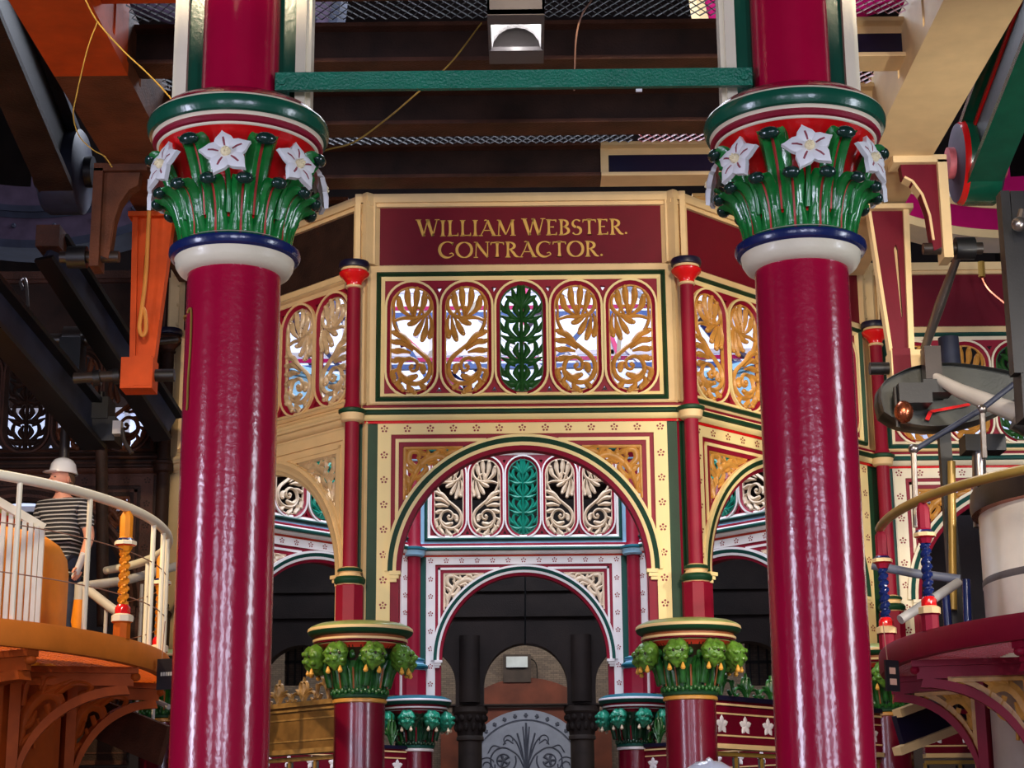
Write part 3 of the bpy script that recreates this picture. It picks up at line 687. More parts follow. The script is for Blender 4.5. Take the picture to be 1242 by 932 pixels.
# painted lettering
def glyph(mb, ch, x, z, h, y):
    """flared serif capital; returns its advance"""
    T, t = .15, .055
    def st(p, w): mb.leaf([(x+a*h, z+b*h) for a, b in p], [q*h/2 for q in w], .002, 'letter_gold', y, 12, True)
    def stem(cx): st([(cx, 0), (cx, .5), (cx, 1)], [T*1.35, T*.85, T*.8, T*.85, T*1.35]); serif(cx, 0); serif(cx, 1)
    def serif(cx, cz, w=.15): st([(cx-w, cz), (cx, cz), (cx+w, cz)], [.04, .06, .04])
    def curve(c, r, a0, a1, w, n=10, ry=None): st([(c[0]+r*cos(rad(a0+(a1-a0)*i/n)), c[1]+(ry or r)*sin(rad(a0+(a1-a0)*i/n))) for i in range(n+1)], w)
    if ch == 'I': stem(.17); return .4
    if ch == 'L': stem(.17); st([(.17, .03), (.4, .03), (.6, .03)], [t, t, .09]); st([(.6, 0), (.605, .1), (.61, .2)], [.1, .06, .03]); return .7
    if ch == 'W':
        for a, b, w in ((.08, .36, T), (.36, .56, t), (.56, .84, T), (.84, 1.06, t)): st([(a, 1 if w == T else 0), ((a+b)/2, .5), (b, 0 if w == T else 1)], [w*1.2, w, w])
        serif(.08, 1); serif(.56, 1, .1); serif(1.06, 1, .13); return 1.2
    if ch == 'A':
        st([(.08, 0), (.3, .5), (.46, 1)], [t, t, t]); st([(.46, 1), (.62, .5), (.82, 0)], [T*.8, T, T*1.2]); st([(.2, .34), (.45, .34), (.68, .34)], [t, t, t]); serif(.08, 0, .12); serif(.83, 0); st([(.28, .98), (.36, 1.02), (.48, .98)], [.05, .07, .05]); return .93
    if ch == 'M':
        st([(.14, 0), (.16, .5), (.18, 1)], [t, t, t]); st([(.18, 1), (.36, .5), (.54, .05)], [T, T, T*.6]); st([(.54, .05), (.72, .5), (.88, 1)], [t, t, t]); st([(.9, 1), (.92, .5), (.94, 0)], [T, T, T*1.1]); serif(.14, 0, .12); serif(.94, 0); serif(.15, 1, .1); serif(.93, 1, .1); return 1.12
    if ch == 'E':
        stem(.17)
        for zz, w in ((.03, .58), (.52, .45), (.97, .55)): st([(.17, zz), (w*.7, zz), (w, zz)], [t, t, .09])
        st([(.58, 0), (.59, .1), (.6, .18)], [.1, .06, .03]); st([(.55, 1), (.56, .9), (.57, .84)], [.1, .06, .03]); return .7
    if ch == 'B':
        stem(.17); curve((.24, .75), .27, 90, -90, [t, T, T, t], 10, .23); curve((.24, .27), .33, 90, -90, [t, T, T, t], 10, .25); return .7
    if ch == 'S':
        curve((.32, .74), .22, 35, 260, [.1, t, T*.9, T], 10, .24); curve((.31, .26), .24, 85, -150, [T, T, T*.9, t, .1], 10, .25); return .66
    if ch == 'T': stem(.36); serif(.36, 0); st([(.02, .96), (.36, .96), (.7, .96)], [.08, t, .08]); st([(.03, .98), (.02, .88), (.0, .8)], [.08, .06, .03]); st([(.69, .98), (.7, .88), (.72, .8)], [.08, .06, .03]); return .78
    if ch == 'R':
        stem(.17); curve((.24, .74), .29, 90, -90, [t, T, T, t], 10, .23); st([(.3, .5), (.46, .3), (.6, .08), (.78, .0)], [T*.6, T, T, .05]); return .8
    if ch == 'C':
        curve((.48, .5), .42, 45, 300, [.1, t, T, T*1.05, T, t], 16, .5); st([(.68, .07), (.8, .16), (.72, .28), (.58, .24)], [t, .06, .07, .05]); st([(.78, .86), (.77, .95), (.73, .8)], [.04, .07, .03]); return .92
    if ch == 'O': curve((.47, .5), .41, 0, 360, [T, T, t, T, T, T, t, T, T], 20, .5); return .98
    if ch == 'N':
        st([(.13, 0), (.14, .5), (.15, 1)], [t]*3); st([(.15, 1), (.45, .5), (.78, 0)], [T*.8, T, T*.8]); st([(.78, 0), (.78, .5), (.78, 1)], [t]*3); serif(.13, 0, .12); serif(.12, 1, .1); serif(.78, 1, .12); return .95
    if ch == '.': mb.ball((x+.12*h, y-.002, z+.08*h), (.075*h, .004, .075*h), 'letter_gold', 10, 6); return .3
    return .36
def write(mb, text, x0, x1, z, h, y, big=1.18):
    def run(m, k):
        x = x0; first = True
        for ch in text:
            hh = h*(big if first else 1); first = ch == ' '
            x += glyph(m, ch, x, z, hh, y)*hh*k if k == 1 else 0
        return x
    tmp = MB(); w = run(tmp, 1)-x0; k = (x1-x0)/w
    s = len(mb.v); run(mb, 1); mb.xform(Matrix.Translation((x0, 0, 0)) @ Matrix.Scale(k, 4, (1, 0, 0)) @ Matrix.Translation((-x0, 0, 0)), s)
tx = MB(); write(tx, 'WILLIAM WEBSTER.', -.81, .85, 6.29, .126, -.002, 1.07); write(tx, 'CONTRACTOR.', -.64, .655, 6.112, .124, -.002, 1.04)
tx.build('lettering', bay)

# low screens between the columns: frieze, cresting and scrolled railing
def star(mb, cx, cz, R, y, mat):
    for k in range(5):
        a = PI/2+2*PI*k/5; mb.leaf([(cx, cz), (cx+R*.55*cos(a), cz+R*.55*sin(a)), (cx+R*cos(a), cz+R*sin(a))], [R*.12, R*.34, R*.3, R*.03], .006, mat, y, 6)
def make_screen(scheme):
    t = thing('frieze_railing', 'x', 'railing')
    m, lnm, crest, rail = scheme
    f = MB(); f.box(-1.05, 1.05, -.05, .05, 2.37, 2.72, m)
    f.box(-1.05, 1.05, -.075, .07, 2.70, 2.735, lnm if m == 'bronze' else 'navy_dark'); f.box(-1.05, 1.05, -.065, .06, 2.665, 2.68, lnm); f.box(-1.05, 1.05, -.056, .05, 2.60, 2.612, lnm)
    f.box(-1.05, 1.05, -.056, .05, 2.44, 2.452, lnm); f.box(-1.05, 1.05, -.07, .06, 2.35, 2.385, lnm)
    f.build('frieze', t)
    if m != 'bronze':
        for i in range(8): s = MB(); star(s, -.95+i*.27, 2.525, .07, -.05, 'inner_white'); s.build('star_flower', t)
    c = MB(); z0 = 2.735
    for i in range(7):
        x = -.9+i*.3; big = 1.75 if i in (0, 6) else 1.
        for sg in (-1, 1):
            q = lambda u, v: (x+sg*u, z0+v*big)
            c.leaf([q(.0, .0), q(.05, .06), q(.11, .07), q(.14, .035), q(.115, .01), q(.09, .03)], [.011, .013, .013, .012, .01, .007], .022, crest, 0, 22)
            c.leaf([q(.01, .05), q(.045, .10), q(.03, .15), q(.0, .14), q(.01, .115)], [.010, .012, .011, .009, .006], .022, crest, 0, 18)
            c.leaf([q(.05, .06), q(.075, .09), q(.095, .10)], [.008, .013, .004], .02, crest, 0, 6); c.leaf([q(.14, .04), q(.15, .06), q(.145, .075)], [.008, .011, .004], .02, crest, 0, 6)
        c.leaf([(x, z0), (x, z0+.1*big), (x, z0+.19*big)], [.010, .02, .004], .024, crest, 0, 8)
        c.ball((x, 0, z0+.05*big), (.022, .026, .03), crest, 8, 6)
    c.build('cresting', t)
    g = MB(); g.box(-1.05, 1.05, -.025, .025, 2.3, 2.33, rail); g.box(-1.05, 1.05, -.025, .025, 1.25, 1.3, rail)
    for i in range(8): x = -1.05+i*.3; g.box(x-.012, x+.012, -.015, .015, 1.28, 2.31, rail)
    g.build('rail_frame', t)
    g = MB()
    for i in range(7):
        x = -.9+i*.3
        for zc in (2.16, 1.85, 1.55):
            for sg in (-1, 1):
                g.leaf([(x+sg*.12, zc+.13), (x+sg*.12, zc), (x+sg*.06, zc-.1), (x, zc-.06), (x+sg*.02, zc+.02)], [.009]*5, .014, 'iron_black', 0, 12)
            star(g, x, zc+.02, .05, -.01, crest); g.ball((x, 0, zc), (.02, .02, .02), crest, 6, 5)
    g.build('scroll_infill', t)
    return t
def screen_at(o, a, b, label):
    (x0, y0), (x1, y1) = a, b; L = math.hypot(x1-x0, y1-y0)/2
    return place(o, label, ((x0+x1)/2, (y0+y1)/2, 0), math.atan2(y1-y0, x1-x0), (L-.19)/1.05)
sL = make_screen(('bronze', 'gilt_aged', 'gilt_aged', 'gilt_aged')); sR = make_screen(('maroon_dark', 'cream', 'bell_green', 'brass_rail'))
screen_at(sL, CN['L'], CN['NL'], 'bronze frieze and scrolled railing between the octagon columns at the left')
screen_at(sR, CN['NR'], CN['R'], 'maroon frieze with white star flowers above a scrolled railing at the right')
screen_at(dup(sR), CN['BL'], CN['FL'], 'maroon frieze railing at the back left of the octagon'); screen_at(dup(sR), CN['FR'], CN['BR'], 'maroon frieze railing at the back right of the octagon')
screen_at(dup(sR), (3.1, 15.36), (5.5, 15.36), 'maroon frieze railing below the crimson gallery bracket'); screen_at(dup(sL, {'bronze': 'rust_dark', 'gilt_aged': 'rust_brown'}), (-5.5, 15.36), (-3.1, 15.36), 'dark frieze railing below the orange gallery bracket')
bcol2 = dup(bc); place(bcol2, 'maroon bud column out at the far right of the painted arch', (5.6, 15.4, 0)); bcol3 = dup(bc, RUST); place(bcol3, 'rusted bud column out at the far left of the dark arch', (-5.6, 15.4, 0))

# ------------------------------------------------------------------ floor beams and gratings overhead
def lattice(mb, x0, x1, y0, y1, z, cw, ch, mat, clip=None, th=.010, hh=.02):
    ny = int((y1-y0)/ch); nx = int((x1-x0)/cw)
    for j in range(ny):
        for i in range(nx):
            xa = x0+i*cw; ya = y0+j*ch
            if clip and not clip(xa+cw/2, ya+ch/2): continue
            for (ax, ay, bx, by) in ((xa, ya+ch/2, xa+cw/2, ya), (xa+cw/2, ya, xa+cw, ya+ch/2), (xa, ya+ch/2, xa+cw/2, ya+ch), (xa+cw/2, ya+ch, xa+cw, ya+ch/2)):
                sl = .35*hh if by > ay else -.35*hh
                mb.add([(ax, ay-th, z), (bx, by-th, z), (bx, by+th*.4, z+hh*.4), (ax, ay+th*.4, z+hh*.4), (ax, ay+th, z+hh), (bx, by+th, z+hh)], [(0, 1, 2, 3), (3, 2, 5, 4)], mat)
BZ = 6.6
def floor_beam(Y, x0, x1, label, cuts, h=.25, fw=.24):
    """cuts: (x start, x end, flange paint, web paint)"""
    t = thing('floor_beam', label, 'beam', (0, Y, 0))
    for a, b, fl, wb in cuts:
        m = MB(); m.box(a, b, -fw/2, fw/2, BZ, BZ+.028, fl); m.box(a, b, -.03, .03, BZ+.028, BZ+h, wb); m.box(a, b, -fw/2, fw/2, BZ+h, BZ+h+.028, fl)
        if fl == 'cream':
            m.box(a, a+.06, -.045, -.03, BZ+.028, BZ+h, 'cream'); m.box(a, b, -.036, -.03, BZ+h-.05, BZ+h, 'cream'); m.box(a, b, -.036, -.03, BZ+.028, BZ+.05, 'cream')
        m.build('beam_length', t)
    return t
D = ('rust_brown', 'rust_dark')
floor_beam(9.95, -2.7, 2.65, 'nearest floor beam overhead, orange at its left end', [(-2.52, -1.9, 'orange_lead', 'orange_lead'), (-1.9, 1.5, *D), (1.5, 2.52, 'cream', 'navy_dark')])
floor_beam(11.05, -2.75, 2.68, 'dark floor beam overhead behind the floodlight', [(-2.52, 1.45, *D), (1.45, 2.52, 'cream', 'navy_dark')])
floor_beam(12.1, -2.78, 2.68, 'dark floor beam overhead between the tie bar and the signboard', [(-2.52, 1.5, *D), (1.5, 2.52, 'cream', 'navy_dark')])
floor_beam(13.15, -2.8, 2.68, 'floor beam just above the signboard with cream and navy paint at its right end', [(-2.52, .62, *D), (.62, 2.52, 'cream', 'navy_dark')])
b = floor_beam(14.3, 1.42, 2.52, 'short cream and navy floor beam right of the signboard', [(1.42, 2.52, 'cream', 'navy_dark')])
b = floor_beam(14.3, -2.52, -1.42, 'short dark floor beam left of the signboard', [(-2.52, -1.42, *D)])
for ya, yb, xs, lab in ((10.1, 10.92, (1.45, 1.5), 'first'), (11.2, 11.97, (1.5, 1.5), 'second'), (12.25, 13.03, (.9, .9), 'third')):
    m = MB(); lattice(m, -2.5, xs[0], ya, yb, BZ+.255, .07, .095, 'mesh_iron'); tag(m.build('floor_grating'), {'first': 'dark expanded metal floor grating beside the floodlight', 'second': 'dark expanded metal floor grating just under the green tie bar', 'third': 'narrow dark expanded metal floor grating above the signboard'}[lab], 'grating')
    m = MB(); lattice(m, xs[0], 2.5, ya, yb, BZ+.255, .07, .095, 'pink_mesh'); tag(m.build('floor_grating'), {'first': 'pink grating at top right between crimson column and cream girder', 'second': 'pink grating beside the right column capital, nearer the cream girder', 'third': 'small pink grating strip above the cream and navy beam end'}[lab], 'grating')  # pink reflected from below put into the grating colour

def girder(sg, label, near, farm):
    t = thing('long_girder', label, 'girder', (sg*2.735, 0, -.21))
    for ya, yb, m in ((8.2, 10.78, near), (10.78, 15.1, farm)):
        b = MB(); b.box(-.235, .235, ya, yb, 6.7, 6.745, m); b.box(*sorted((-sg*.225, -sg*.19)), ya, yb, 6.74, 7.16, m); b.box(-.2, .2, ya, yb, 7.16, 7.2, m)
        b.box(-.235, .235, ya, yb, 6.66, 6.7, m)
        for y in (ya+.4, ya+1.3, ya+2.2, ya+3.1):
            if y < yb: b.box(*sorted((-sg*.235, sg*.2)), y-.02, y+.02, 6.745, 7.16, m)
        b.build('girder_length', t)
    return t
girder(1, 'broad cream girder running back above the crimson gallery', 'cream', 'cream')
girder(-1, 'girder at top left, orange near the front and rusty brown behind', 'orange_lead', 'rust_warm')

# floodlight
t = thing('floodlight', 'grey box floodlight with a dimpled reflector under the floor grating', 'light', (0, 9.52, 6.08))
cx = at(626, 40, 9.5).x
b = MB(); b.plate([(-.158, 0), (.158, 0), (.158, .2), (-.158, .2)], [], -.32, -.3, 'lamp_grey'); b.box(-.158, -.145, -.32, .32, 0, .2, 'lamp_grey'); b.box(.145, .158, -.32, .32, 0, .2, 'lamp_grey'); b.box(-.158, .158, .3, .32, 0, .2, 'lamp_grey'); b.box(-.158, .158, -.32, .32, .2, .22, 'lamp_grey')
b.box(-.158, .158, .14, .32, -.004, .02, 'lamp_grey'); b.box(-.158, .158, -.32, -.2, -.004, .03, 'lamp_grey')
b.xform(Matrix.Translation((cx, 0, 0))); b.build('housing', t)
b = MB()
for i in range(8):
    a0, a1 = PI*i/8, PI*(i+1)/8
    b.add([(.14*cos(a0), -.21, .01+.17*sin(a0)), (.14*cos(a1), -.21, .01+.17*sin(a1)), (.14*cos(a1), .16, .01+.14*sin(a1)), (.14*cos(a0), .16, .01+.14*sin(a0))], [(0, 1, 2, 3)], 'reflector')
b.xform(Matrix.Translation((cx, 0, 0))); b.build('reflector', t)
b = MB(); b.lathe([(0, .0, 'bulb'), (.025, .005, 'bulb'), (.034, .03, 'bulb'), (.034, .07, 'bulb'), (.02, .1, 'lamp_grey'), (0, .12, 'lamp_grey')], 20); b.xform(Matrix.Translation((cx, -.16, .03))); b.build('lamp_bulb', t)
b = MB(); b.box(cx-.02, cx+.02, -.1, .1, .22, .55, 'lamp_grey'); b.build('bracket', t)

# cords
def cord(name, label, pts, r, mat, n=40):
    b = MB(); b.tube(S3(pts, n), r, mat, 6); return tag(b.build(name), label, 'cord')
cord('power_cord', 'yellow cord from the orange girder down behind the left capital', [at(98, -12, 8.2), at(118, 26, 8.2), at(150, 62, 8.1), at(185, 95, 8.), at(215, 130, 7.9), at(260, 200, 7.8)], .0042, 'cord_yellow')
cord('power_cord', 'thin loose cord end dangling in front of the brown girder', [at(118, 27, 8.2), at(106, 60, 8.2), at(93, 115, 8.2), at(89, 140, 8.2), at(96, 165, 8.2), at(113, 182, 8.2), at(127, 190, 8.2), at(136, 203, 8.2)], .0032, 'cord_yellow')
cord('power_cord', 'yellow cord sagging from the left capital up behind the tie bar', [at(330, 200, 8.), at(396, 182, 8.2), at(430, 172, 8.5), at(468, 145, 8.8), at(500, 118, 9.2), at(545, 78, 9.6), at(584, 28, 9.75)], .0048, 'cord_yellow')
cord('power_cord', 'short brown cable hanging right of the floodlight above the tie bar', [at(722, -6, 10.4), at(706, 18, 10.4), at(699, 45, 10.4), at(697, 83, 10.5), at(696, 110, 10.5)], .006, 'cord_brown')
b = MB(); b.box(-.03, .03, -.004, .004, -.012, .012, 'white_paint'); o = b.build('paper_tag'); o.location = at(775, 109, 6.93)+Vector((0, 0, -.003)); o.scale = (.42, 1, .5); tag(o, 'small white tag stuck under the right half of the green tie bar', 'tag')

# ------------------------------------------------------------------ engines, mirrored about the centre line
ENG = {-1: dict(hang='orange_lead', hange='orange_lead', br='rust_warm', bre='rust_warm', beam='iron_black', bedge='iron_blue', boss='iron_blue', rim='purple_grey', rl='iron_blue', plat='orange_deep', drum='amber'),
       1: dict(hang='claret', hange='cream', br='claret', bre='cream', beam='iron_black', bedge='bottle_green', boss='purple_grey', rim='magenta_gloss', rl='white_paint', plat='maroon', drum='steel_dull')}
def hanger(sg, label):
    k = ENG[sg]; t = thing('pivot_hanger', label, 'hanger', (sg*2.91, 13.3, .016)); t.scale = (.96, .96, .96)
    # local x is measured outwards from the octagon
    sh = [(-.24, 6.66), (-.13, 5.42), (-.13, 5.22), (.02, 5.22), (.02, 5.42), (.05, 6.66)]
    slot = [(-.06, 6.3), (-.045, 6.34), (-.03, 6.3), (-.025, 5.75), (-.035, 5.72)]
    b = MB(); b.plate([(sg*x, z) for x, z in sh], [[(sg*x, z) for x, z in slot]], -.05, .05, k['hang']); b.build('web', t)
    b = MB(); b.box(*sorted((sg*-.07, sg*-.02)), -.01, .01, 5.7, 6.35, k['hange']); b.build('slot_lining', t)
    b = MB()
    for (xa, za), (xb, zb) in ((sh[0], sh[1]), (sh[4], sh[5])):
        w_ = .025 if xa == sh[0][0] else .045; b.bar((sg*xa, 0, za), (sg*xb, 0, zb), w_, .112 if xa == sh[0][0] else .17, k['hange'], (0, 1, 0))
    b.box(*sorted((sg*-.3, sg*.1)), -.12, .12, 6.62, 6.66, k['hange']); b.build('edge_flange', t)
    b = MB(); b.box(*sorted((sg*-.15, sg*.1)), -.12, .1, 5.2, 5.45, k['hange'] if sg > 0 else k['hang']); b.box(*sorted((sg*-.14, sg*.0)), -.125, -.1, 5.22, 5.46, k['hang']); b.build('foot_block', t)
    b = MB(); b.tube([(sg*-.3, 0, 5.33), (sg*.22, 0, 5.33)], .05, 'iron_black', 14); b.build('pivot_pin', t)
    return t
hanger(-1, 'orange tapered pivot hanger below the brown girder'); hanger(1, 'long maroon pivot hanger with cream edges below the cream girder')
b = MB(); b.tube(S3([at(183, 165, 12.9), at(181, 250, 13.1), at(177, 330, 13.12), at(172, 375, 13.12), at(169, 398, 13.12), at(173, 407, 13.12), at(177, 400, 13.12), at(176, 380, 13.12), at(172, 372, 13.13)], 30), .016, 'rope_tan', 8); tag(b.build('sling_strap'), 'tan looped strap hanging over the orange hanger', 'strap')
def knee(sg, label):
    k = ENG[sg]; t = thing('bearing_bracket', label, 'bracket', (sg*3.01, 12.4, .064)); t.scale = (.96, .96, .96)
    poly = [(-.28, 6.62), (.0, 6.62), (.0, 5.95), (-.07, 5.92), (-.09, 6.05)]+[(-.09-.19*(1-cos(a)), 6.05+.45*sin(a)) for a in (.4, .8, 1.2, 1.5)]
    b = MB(); b.plate([(sg*x, z) for x, z in poly], [], -.05, .05, k['br']); b.build('web', t)
    b = MB(); b.box(*sorted((sg*-.34, sg*.06)), -.1, .1, 6.6, 6.66, k['bre']); b.box(*sorted((sg*-.01, sg*.06)), -.1, .1, 5.85, 6.62, k['bre'])
    L = [Vector((sg*(-.07-.2*(1-cos(a))), 0, 6.0+.5*sin(a))) for a in (0, .4, .8, 1.2, 1.5)]
    for p, q in zip(L, L[1:]): b.bar(p, q, .12, .018, k['bre'], (0, 1, 0) if False else (sg, 0, 0))
    b.build('edge_flange', t)
    b = MB(); b.tube([(sg*-.14, 0, 5.95), (sg*.3, 0, 5.95)], .045, 'iron_brown', 12); b.tube([(sg*.1, 0, 5.95), (sg*.24, 0, 5.95)], .085, 'iron_black', 14); b.build('bearing', t)
    return t
knee(1, 'short maroon bearing bracket with cream edges under the cream girder'); knee(-1, 'short rusty brown bearing bracket under the brown girder')
def rocking_beam(sg, label):
    k = ENG[sg]; t = thing('rocking_beam', label, 'beam', (sg*3.46, 0, .05))
    p0, p1 = Vector((0, 7.6, 7.78)), Vector((0, 12.95, 6.62))
    b = MB(); b.bar(p0, p1, .09, .62, k['beam'], (0, 0, 1), h2=.5); b.build('web', t)
    b = MB(); d = (p1-p0).normalized(); u = Vector((0, -d.z, d.y))
    if u.z < 0: u = -u
    b.bar(p0-u*.31, p1-u*.25, .26, .05, k['bedge'] if sg > 0 else 'rust_dark'); b.bar(p0+u*.31, p1+u*.25, .26, .05, k['bedge']); b.build('edge_flange', t)
    if sg > 0:
        b = MB(); b.bar(p0+u*.2+Vector((-.05, 0, 0)), p1+u*.16+Vector((-.05, 0, 0)), .02, .035, 'scarlet'); b.bar(p0-u*.2+Vector((-.05, 0, 0)), p1-u*.16+Vector((-.05, 0, 0)), .02, .035, 'scarlet'); b.build('painted_line', t)
    b = MB(); b.lathe([(0, -.17, k['boss']), (.2, -.17, k['boss']), (.3, -.15, 'scarlet' if sg > 0 else k['boss']), (.325, -.11, k['bedge']), (.325, .13, k['boss']), (.3, .15, k['boss']), (0, .17, k['boss'])], 40); b.xform(Matrix.Translation((0, 13.0, 6.61)) @ Matrix.Rotation(PI/2, 4, 'Y')); b.build('end_boss', t)
    b = MB(); b.tube([(-.22, 13.0, 6.61), (.22, 13.0, 6.61)], .12, 'pink_mesh' if sg > 0 else 'iron_black', 20); b.build('gudgeon', t)
    return t
rocking_beam(-1, 'black iron rocking beam end at the upper left'); rocking_beam(1, 'green edged rocking beam end with red lining at the upper right')
def flywheel(sg, label):
    k = ENG[sg]; t = thing('flywheel', label, 'flywheel', (sg*4.6, 16.5, 10.08))
    R = 2.9; b = MB(); a = lambda r: arc(0, 0, r, -PI, 0, 72)
    b.ring(a(R-.62), a(R-.42), -.2, .2, k['rim'], False); b.ring(a(R-.42), a(R-.36), -.23, .2, k['rl'], False); b.ring(a(R-.36), a(R-.3), -.21, .2, 'cream' if sg > 0 else k['rl'], False)
    b.ring(a(R-.3), a(R-.08), -.2, .2, k['rim'], False); b.ring(a(R-.08), a(R), -.22, .22, 'cream' if sg > 0 else k['rl'], False); b.build('rim', t)
    for q in range(5):
        an = -PI*(q+.5)/5; s = MB(); s.bar((.3*cos(an), 0, .3*sin(an)), (2.32*cos(an), 0, 2.32*sin(an)), .16, .22, k['rim'], (0, 1, 0)); s.build('spoke', t)
    if sg < 0:
        for q in range(22):
            an = -PI*(q+.5)/22; s = MB(); s.ball(((R-.22)*cos(an), -.21, (R-.22)*sin(an)), .025, 'iron_blue', 6, 4); s.build('bolt', t)
    return t
flywheel(-1, 'purple grey flywheel rim with bolts behind the dark beam'); flywheel(1, 'magenta and white flywheel rim behind the bearing bracket')

def simple(name, label, cat, fn, group=None):
    b = MB(); fn(b); return tag(b.build(name), label, cat, group)
# left engine: dark links, shafts and rods
t = thing('parallel_link', 'upper dark I section link slanting down behind the orange hanger', 'link')
b = MB(); b.ibar(at(62, 300, 13.2), at(205, 520, 14.6), .17, .30, .035, 'iron_black', 'iron_blue'); b.build('link_bar', t)  # bluish highlight on the iron put into the web colour
b = MB(); p = at(62, 300, 13.2); b.box(p.x-.09, p.x+.09, p.y-.12, p.y+.12, p.z-.03, p.z+.14, 'rust_brown'); b.build('end_strap', t)
t = thing('parallel_link', 'lower dark I section link with blue sheen put into its web colour coming in from the left edge', 'link')
b = MB(); b.ibar(at(-40, 336, 12.2), at(118, 522, 14.4), .2, .36, .04, 'iron_black', 'iron_blue'); b.build('link_bar', t)  # web colour carries the blue sheen
b = MB(); p = at(122, 522, 14.4); b.box(p.x-.17, p.x+.15, p.y-.15, p.y+.15, p.z-.12, p.z+.08, 'iron_black'); b.box(p.x-.08, p.x+.09, p.y-.17, p.y+.1, p.z+.06, p.z+.24, 'iron_black'); b.build('end_strap', t)
b = MB(); p = at(122, 505, 14.4); b.lathe([(.05, 0, 'iron_black'), (.05, .08, 'iron_black'), (.03, .1, 'iron_black'), (.03, .2, 'iron_black'), (0, .21, 'iron_black')], 12, tuple(p)); b.build('strap_bolt', t)
t = thing('cross_shaft', 'dark cross shaft with a clamped fork between the two slanting links', 'shaft')
b = MB(); b.tube([at(38, 412, 14.45), at(160, 413, 14.45)], .05, 'iron_brown', 14); b.tube([at(38, 412, 14.45), at(50, 412, 14.45)], .085, 'iron_blue', 14); b.build('shaft', t)
b = MB(); p = at(87, 410, 14.45); b.tube([p+Vector((-.06, 0, 0)), p+Vector((.09, 0, 0))], .095, 'iron_brown', 16); b.box(p.x-.075, p.x+.1, p.y-.1, p.y+.1, p.z-.34, p.z-.02, 'iron_black'); b.box(p.x-.12, p.x+.12, p.y-.12, p.y+.12, p.z-.46, p.z-.34, 'iron_black'); b.build('fork', t)
b = MB(); p = at(82, 478, 14.45); b.tube([p, (p.x, p.y, 3.0)], .042, 'iron_brown', 12); b.build('hanging_rod', t)
t = thing('cross_shaft', 'short dark spindle running into the orange hanger foot', 'shaft')
b = MB(); b.tube([at(90, 459, 13.25), at(146, 456, 13.25)], .042, 'iron_brown', 12); b.tube([at(114, 459, 13.25), at(122, 458, 13.25)], .062, 'iron_black', 12); b.tube([at(138, 457, 13.25), at(146, 456, 13.25)], .062, 'iron_black', 12); b.build('spindle', t)
simple('pump_rod', 'dark vertical rod below the black link strap', 'rod', lambda b: b.tube([at(123, 540, 14.4), at(125, 760, 14.4)], .05, 'rust_dark', 12))
simple('slant_shaft', 'dark round shaft slanting behind the orange hanger foot', 'shaft', lambda b: b.tube([at(185, 415, 14.5), at(215, 412, 14.6)], .03, 'iron_brown', 10))
simple('oiler', 'small silver oil cup with curved spout above the slanting link', 'oiler', lambda b: b.tube(S3([at(28, 352, 13.9), at(25, 342, 13.9), at(29, 338, 13.9), at(32, 345, 13.9), at(34, 372, 13.9)], 10), .014, 'steel', 8))
simple('crank_arm', 'grey curved crank arm beside the black link strap', 'crank', lambda b: (b.box(at(138, 520, 14.2).x, at(148, 520, 14.2).x, 14.15, 14.25, at(138, 528, 14.2).z, at(138, 512, 14.2).z, 'steel_dull'), b.tube(S3([at(148, 520, 14.2), at(151, 535, 14.2), at(160, 550, 14.2)], 8), .02, 'iron_brown', 8)))
# right engine
t = thing('radius_link', 'dark lens shaped link casting left of the steel rods', 'link')
P0 = at(1067, 480, 13.2); X0 = P0.x
top = [(1067, 470), (1085, 458), (1110, 449), (1150, 446), (1200, 452), (1246, 462)]; bot = [(1246, 478), (1215, 500), (1175, 516), (1130, 522), (1090, 517), (1068, 505)]
pl = [at(p.x, p.z, 13.2) for p in spline([Vector((x, 0, y)) for x, y in [(1064, 488)]+top], 40)+spline([Vector((x, 0, y)) for x, y in bot], 40)]; b = MB(); b.plate([(p.x, p.z) for p in pl], [], 13.14, 13.26, 'link_green'); b.build('web', t)
b = MB(); b.ring([(p.x*.985+.015*3.2, p.z*.99+.01*5.05) for p in pl], [(p.x, p.z) for p in pl], 13.06, 13.34, 'iron_black'); b.build('edge_flange', t)
b = MB(); b.bar(at(1128, 500, 13.1), at(1176, 491, 13.1), .03, .02, 'scarlet'); b.bar(at(1128, 500, 13.1), at(1124, 510, 13.1), .03, .03, 'scarlet'); b.build('painted_line', t)
t = thing('bearing_block', 'black bearing block with a copper drip cup on the lens shaped link', 'bearing')
b = MB(); p = at(1105, 482, 13.); b.box(p.x-.11, p.x+.13, 12.88, 13.1, p.z-.07, p.z+.08, 'iron_black'); b.build('block', t)
b = MB(); p = at(1096, 500, 12.9); b.ball(p, (.07, .07, .085), 'copper', 14, 10); b.build('drip_cup', t)
b = MB(); p = at(1086, 470, 12.95); b.tube([p, p+Vector((0, 0, -.3))], .018, 'iron_black', 8); b.build('link_pin', t)
t = thing('link_rod', 'thin steel rod slanting down from a copper cup to the hanger foot', 'rod')
b = MB(); b.tube([at(1164, 305, 12.75), at(1140, 370, 13.1), at(1117, 436, 13.4)], [.026, .04, .03], 'steel', 12); b.build('rod', t)
b = MB(); b.ball(at(1163, 302, 12.7), (.1, .09, .07), 'copper', 14, 10); b.build('copper_cup', t)
t = thing('link_rod', 'thick steel rod running from the hanger foot towards the right edge', 'rod')
b = MB(); b.tube([at(1126, 453, 13.), at(1165, 475, 12.8), at(1250, 508, 12.5)], [.03, .055, .075], 'steel_dull', 16); b.build('rod', t)
b = MB(); p = at(1130, 448, 13.); b.box(p.x-.06, p.x+.06, 12.93, 13.07, p.z-.09, p.z+.16, 'iron_brown'); b.box(p.x-.09, p.x+.13, 12.9, 13.1, p.z-.2, p.z-.1, 'iron_black'); b.build('end_block', t)
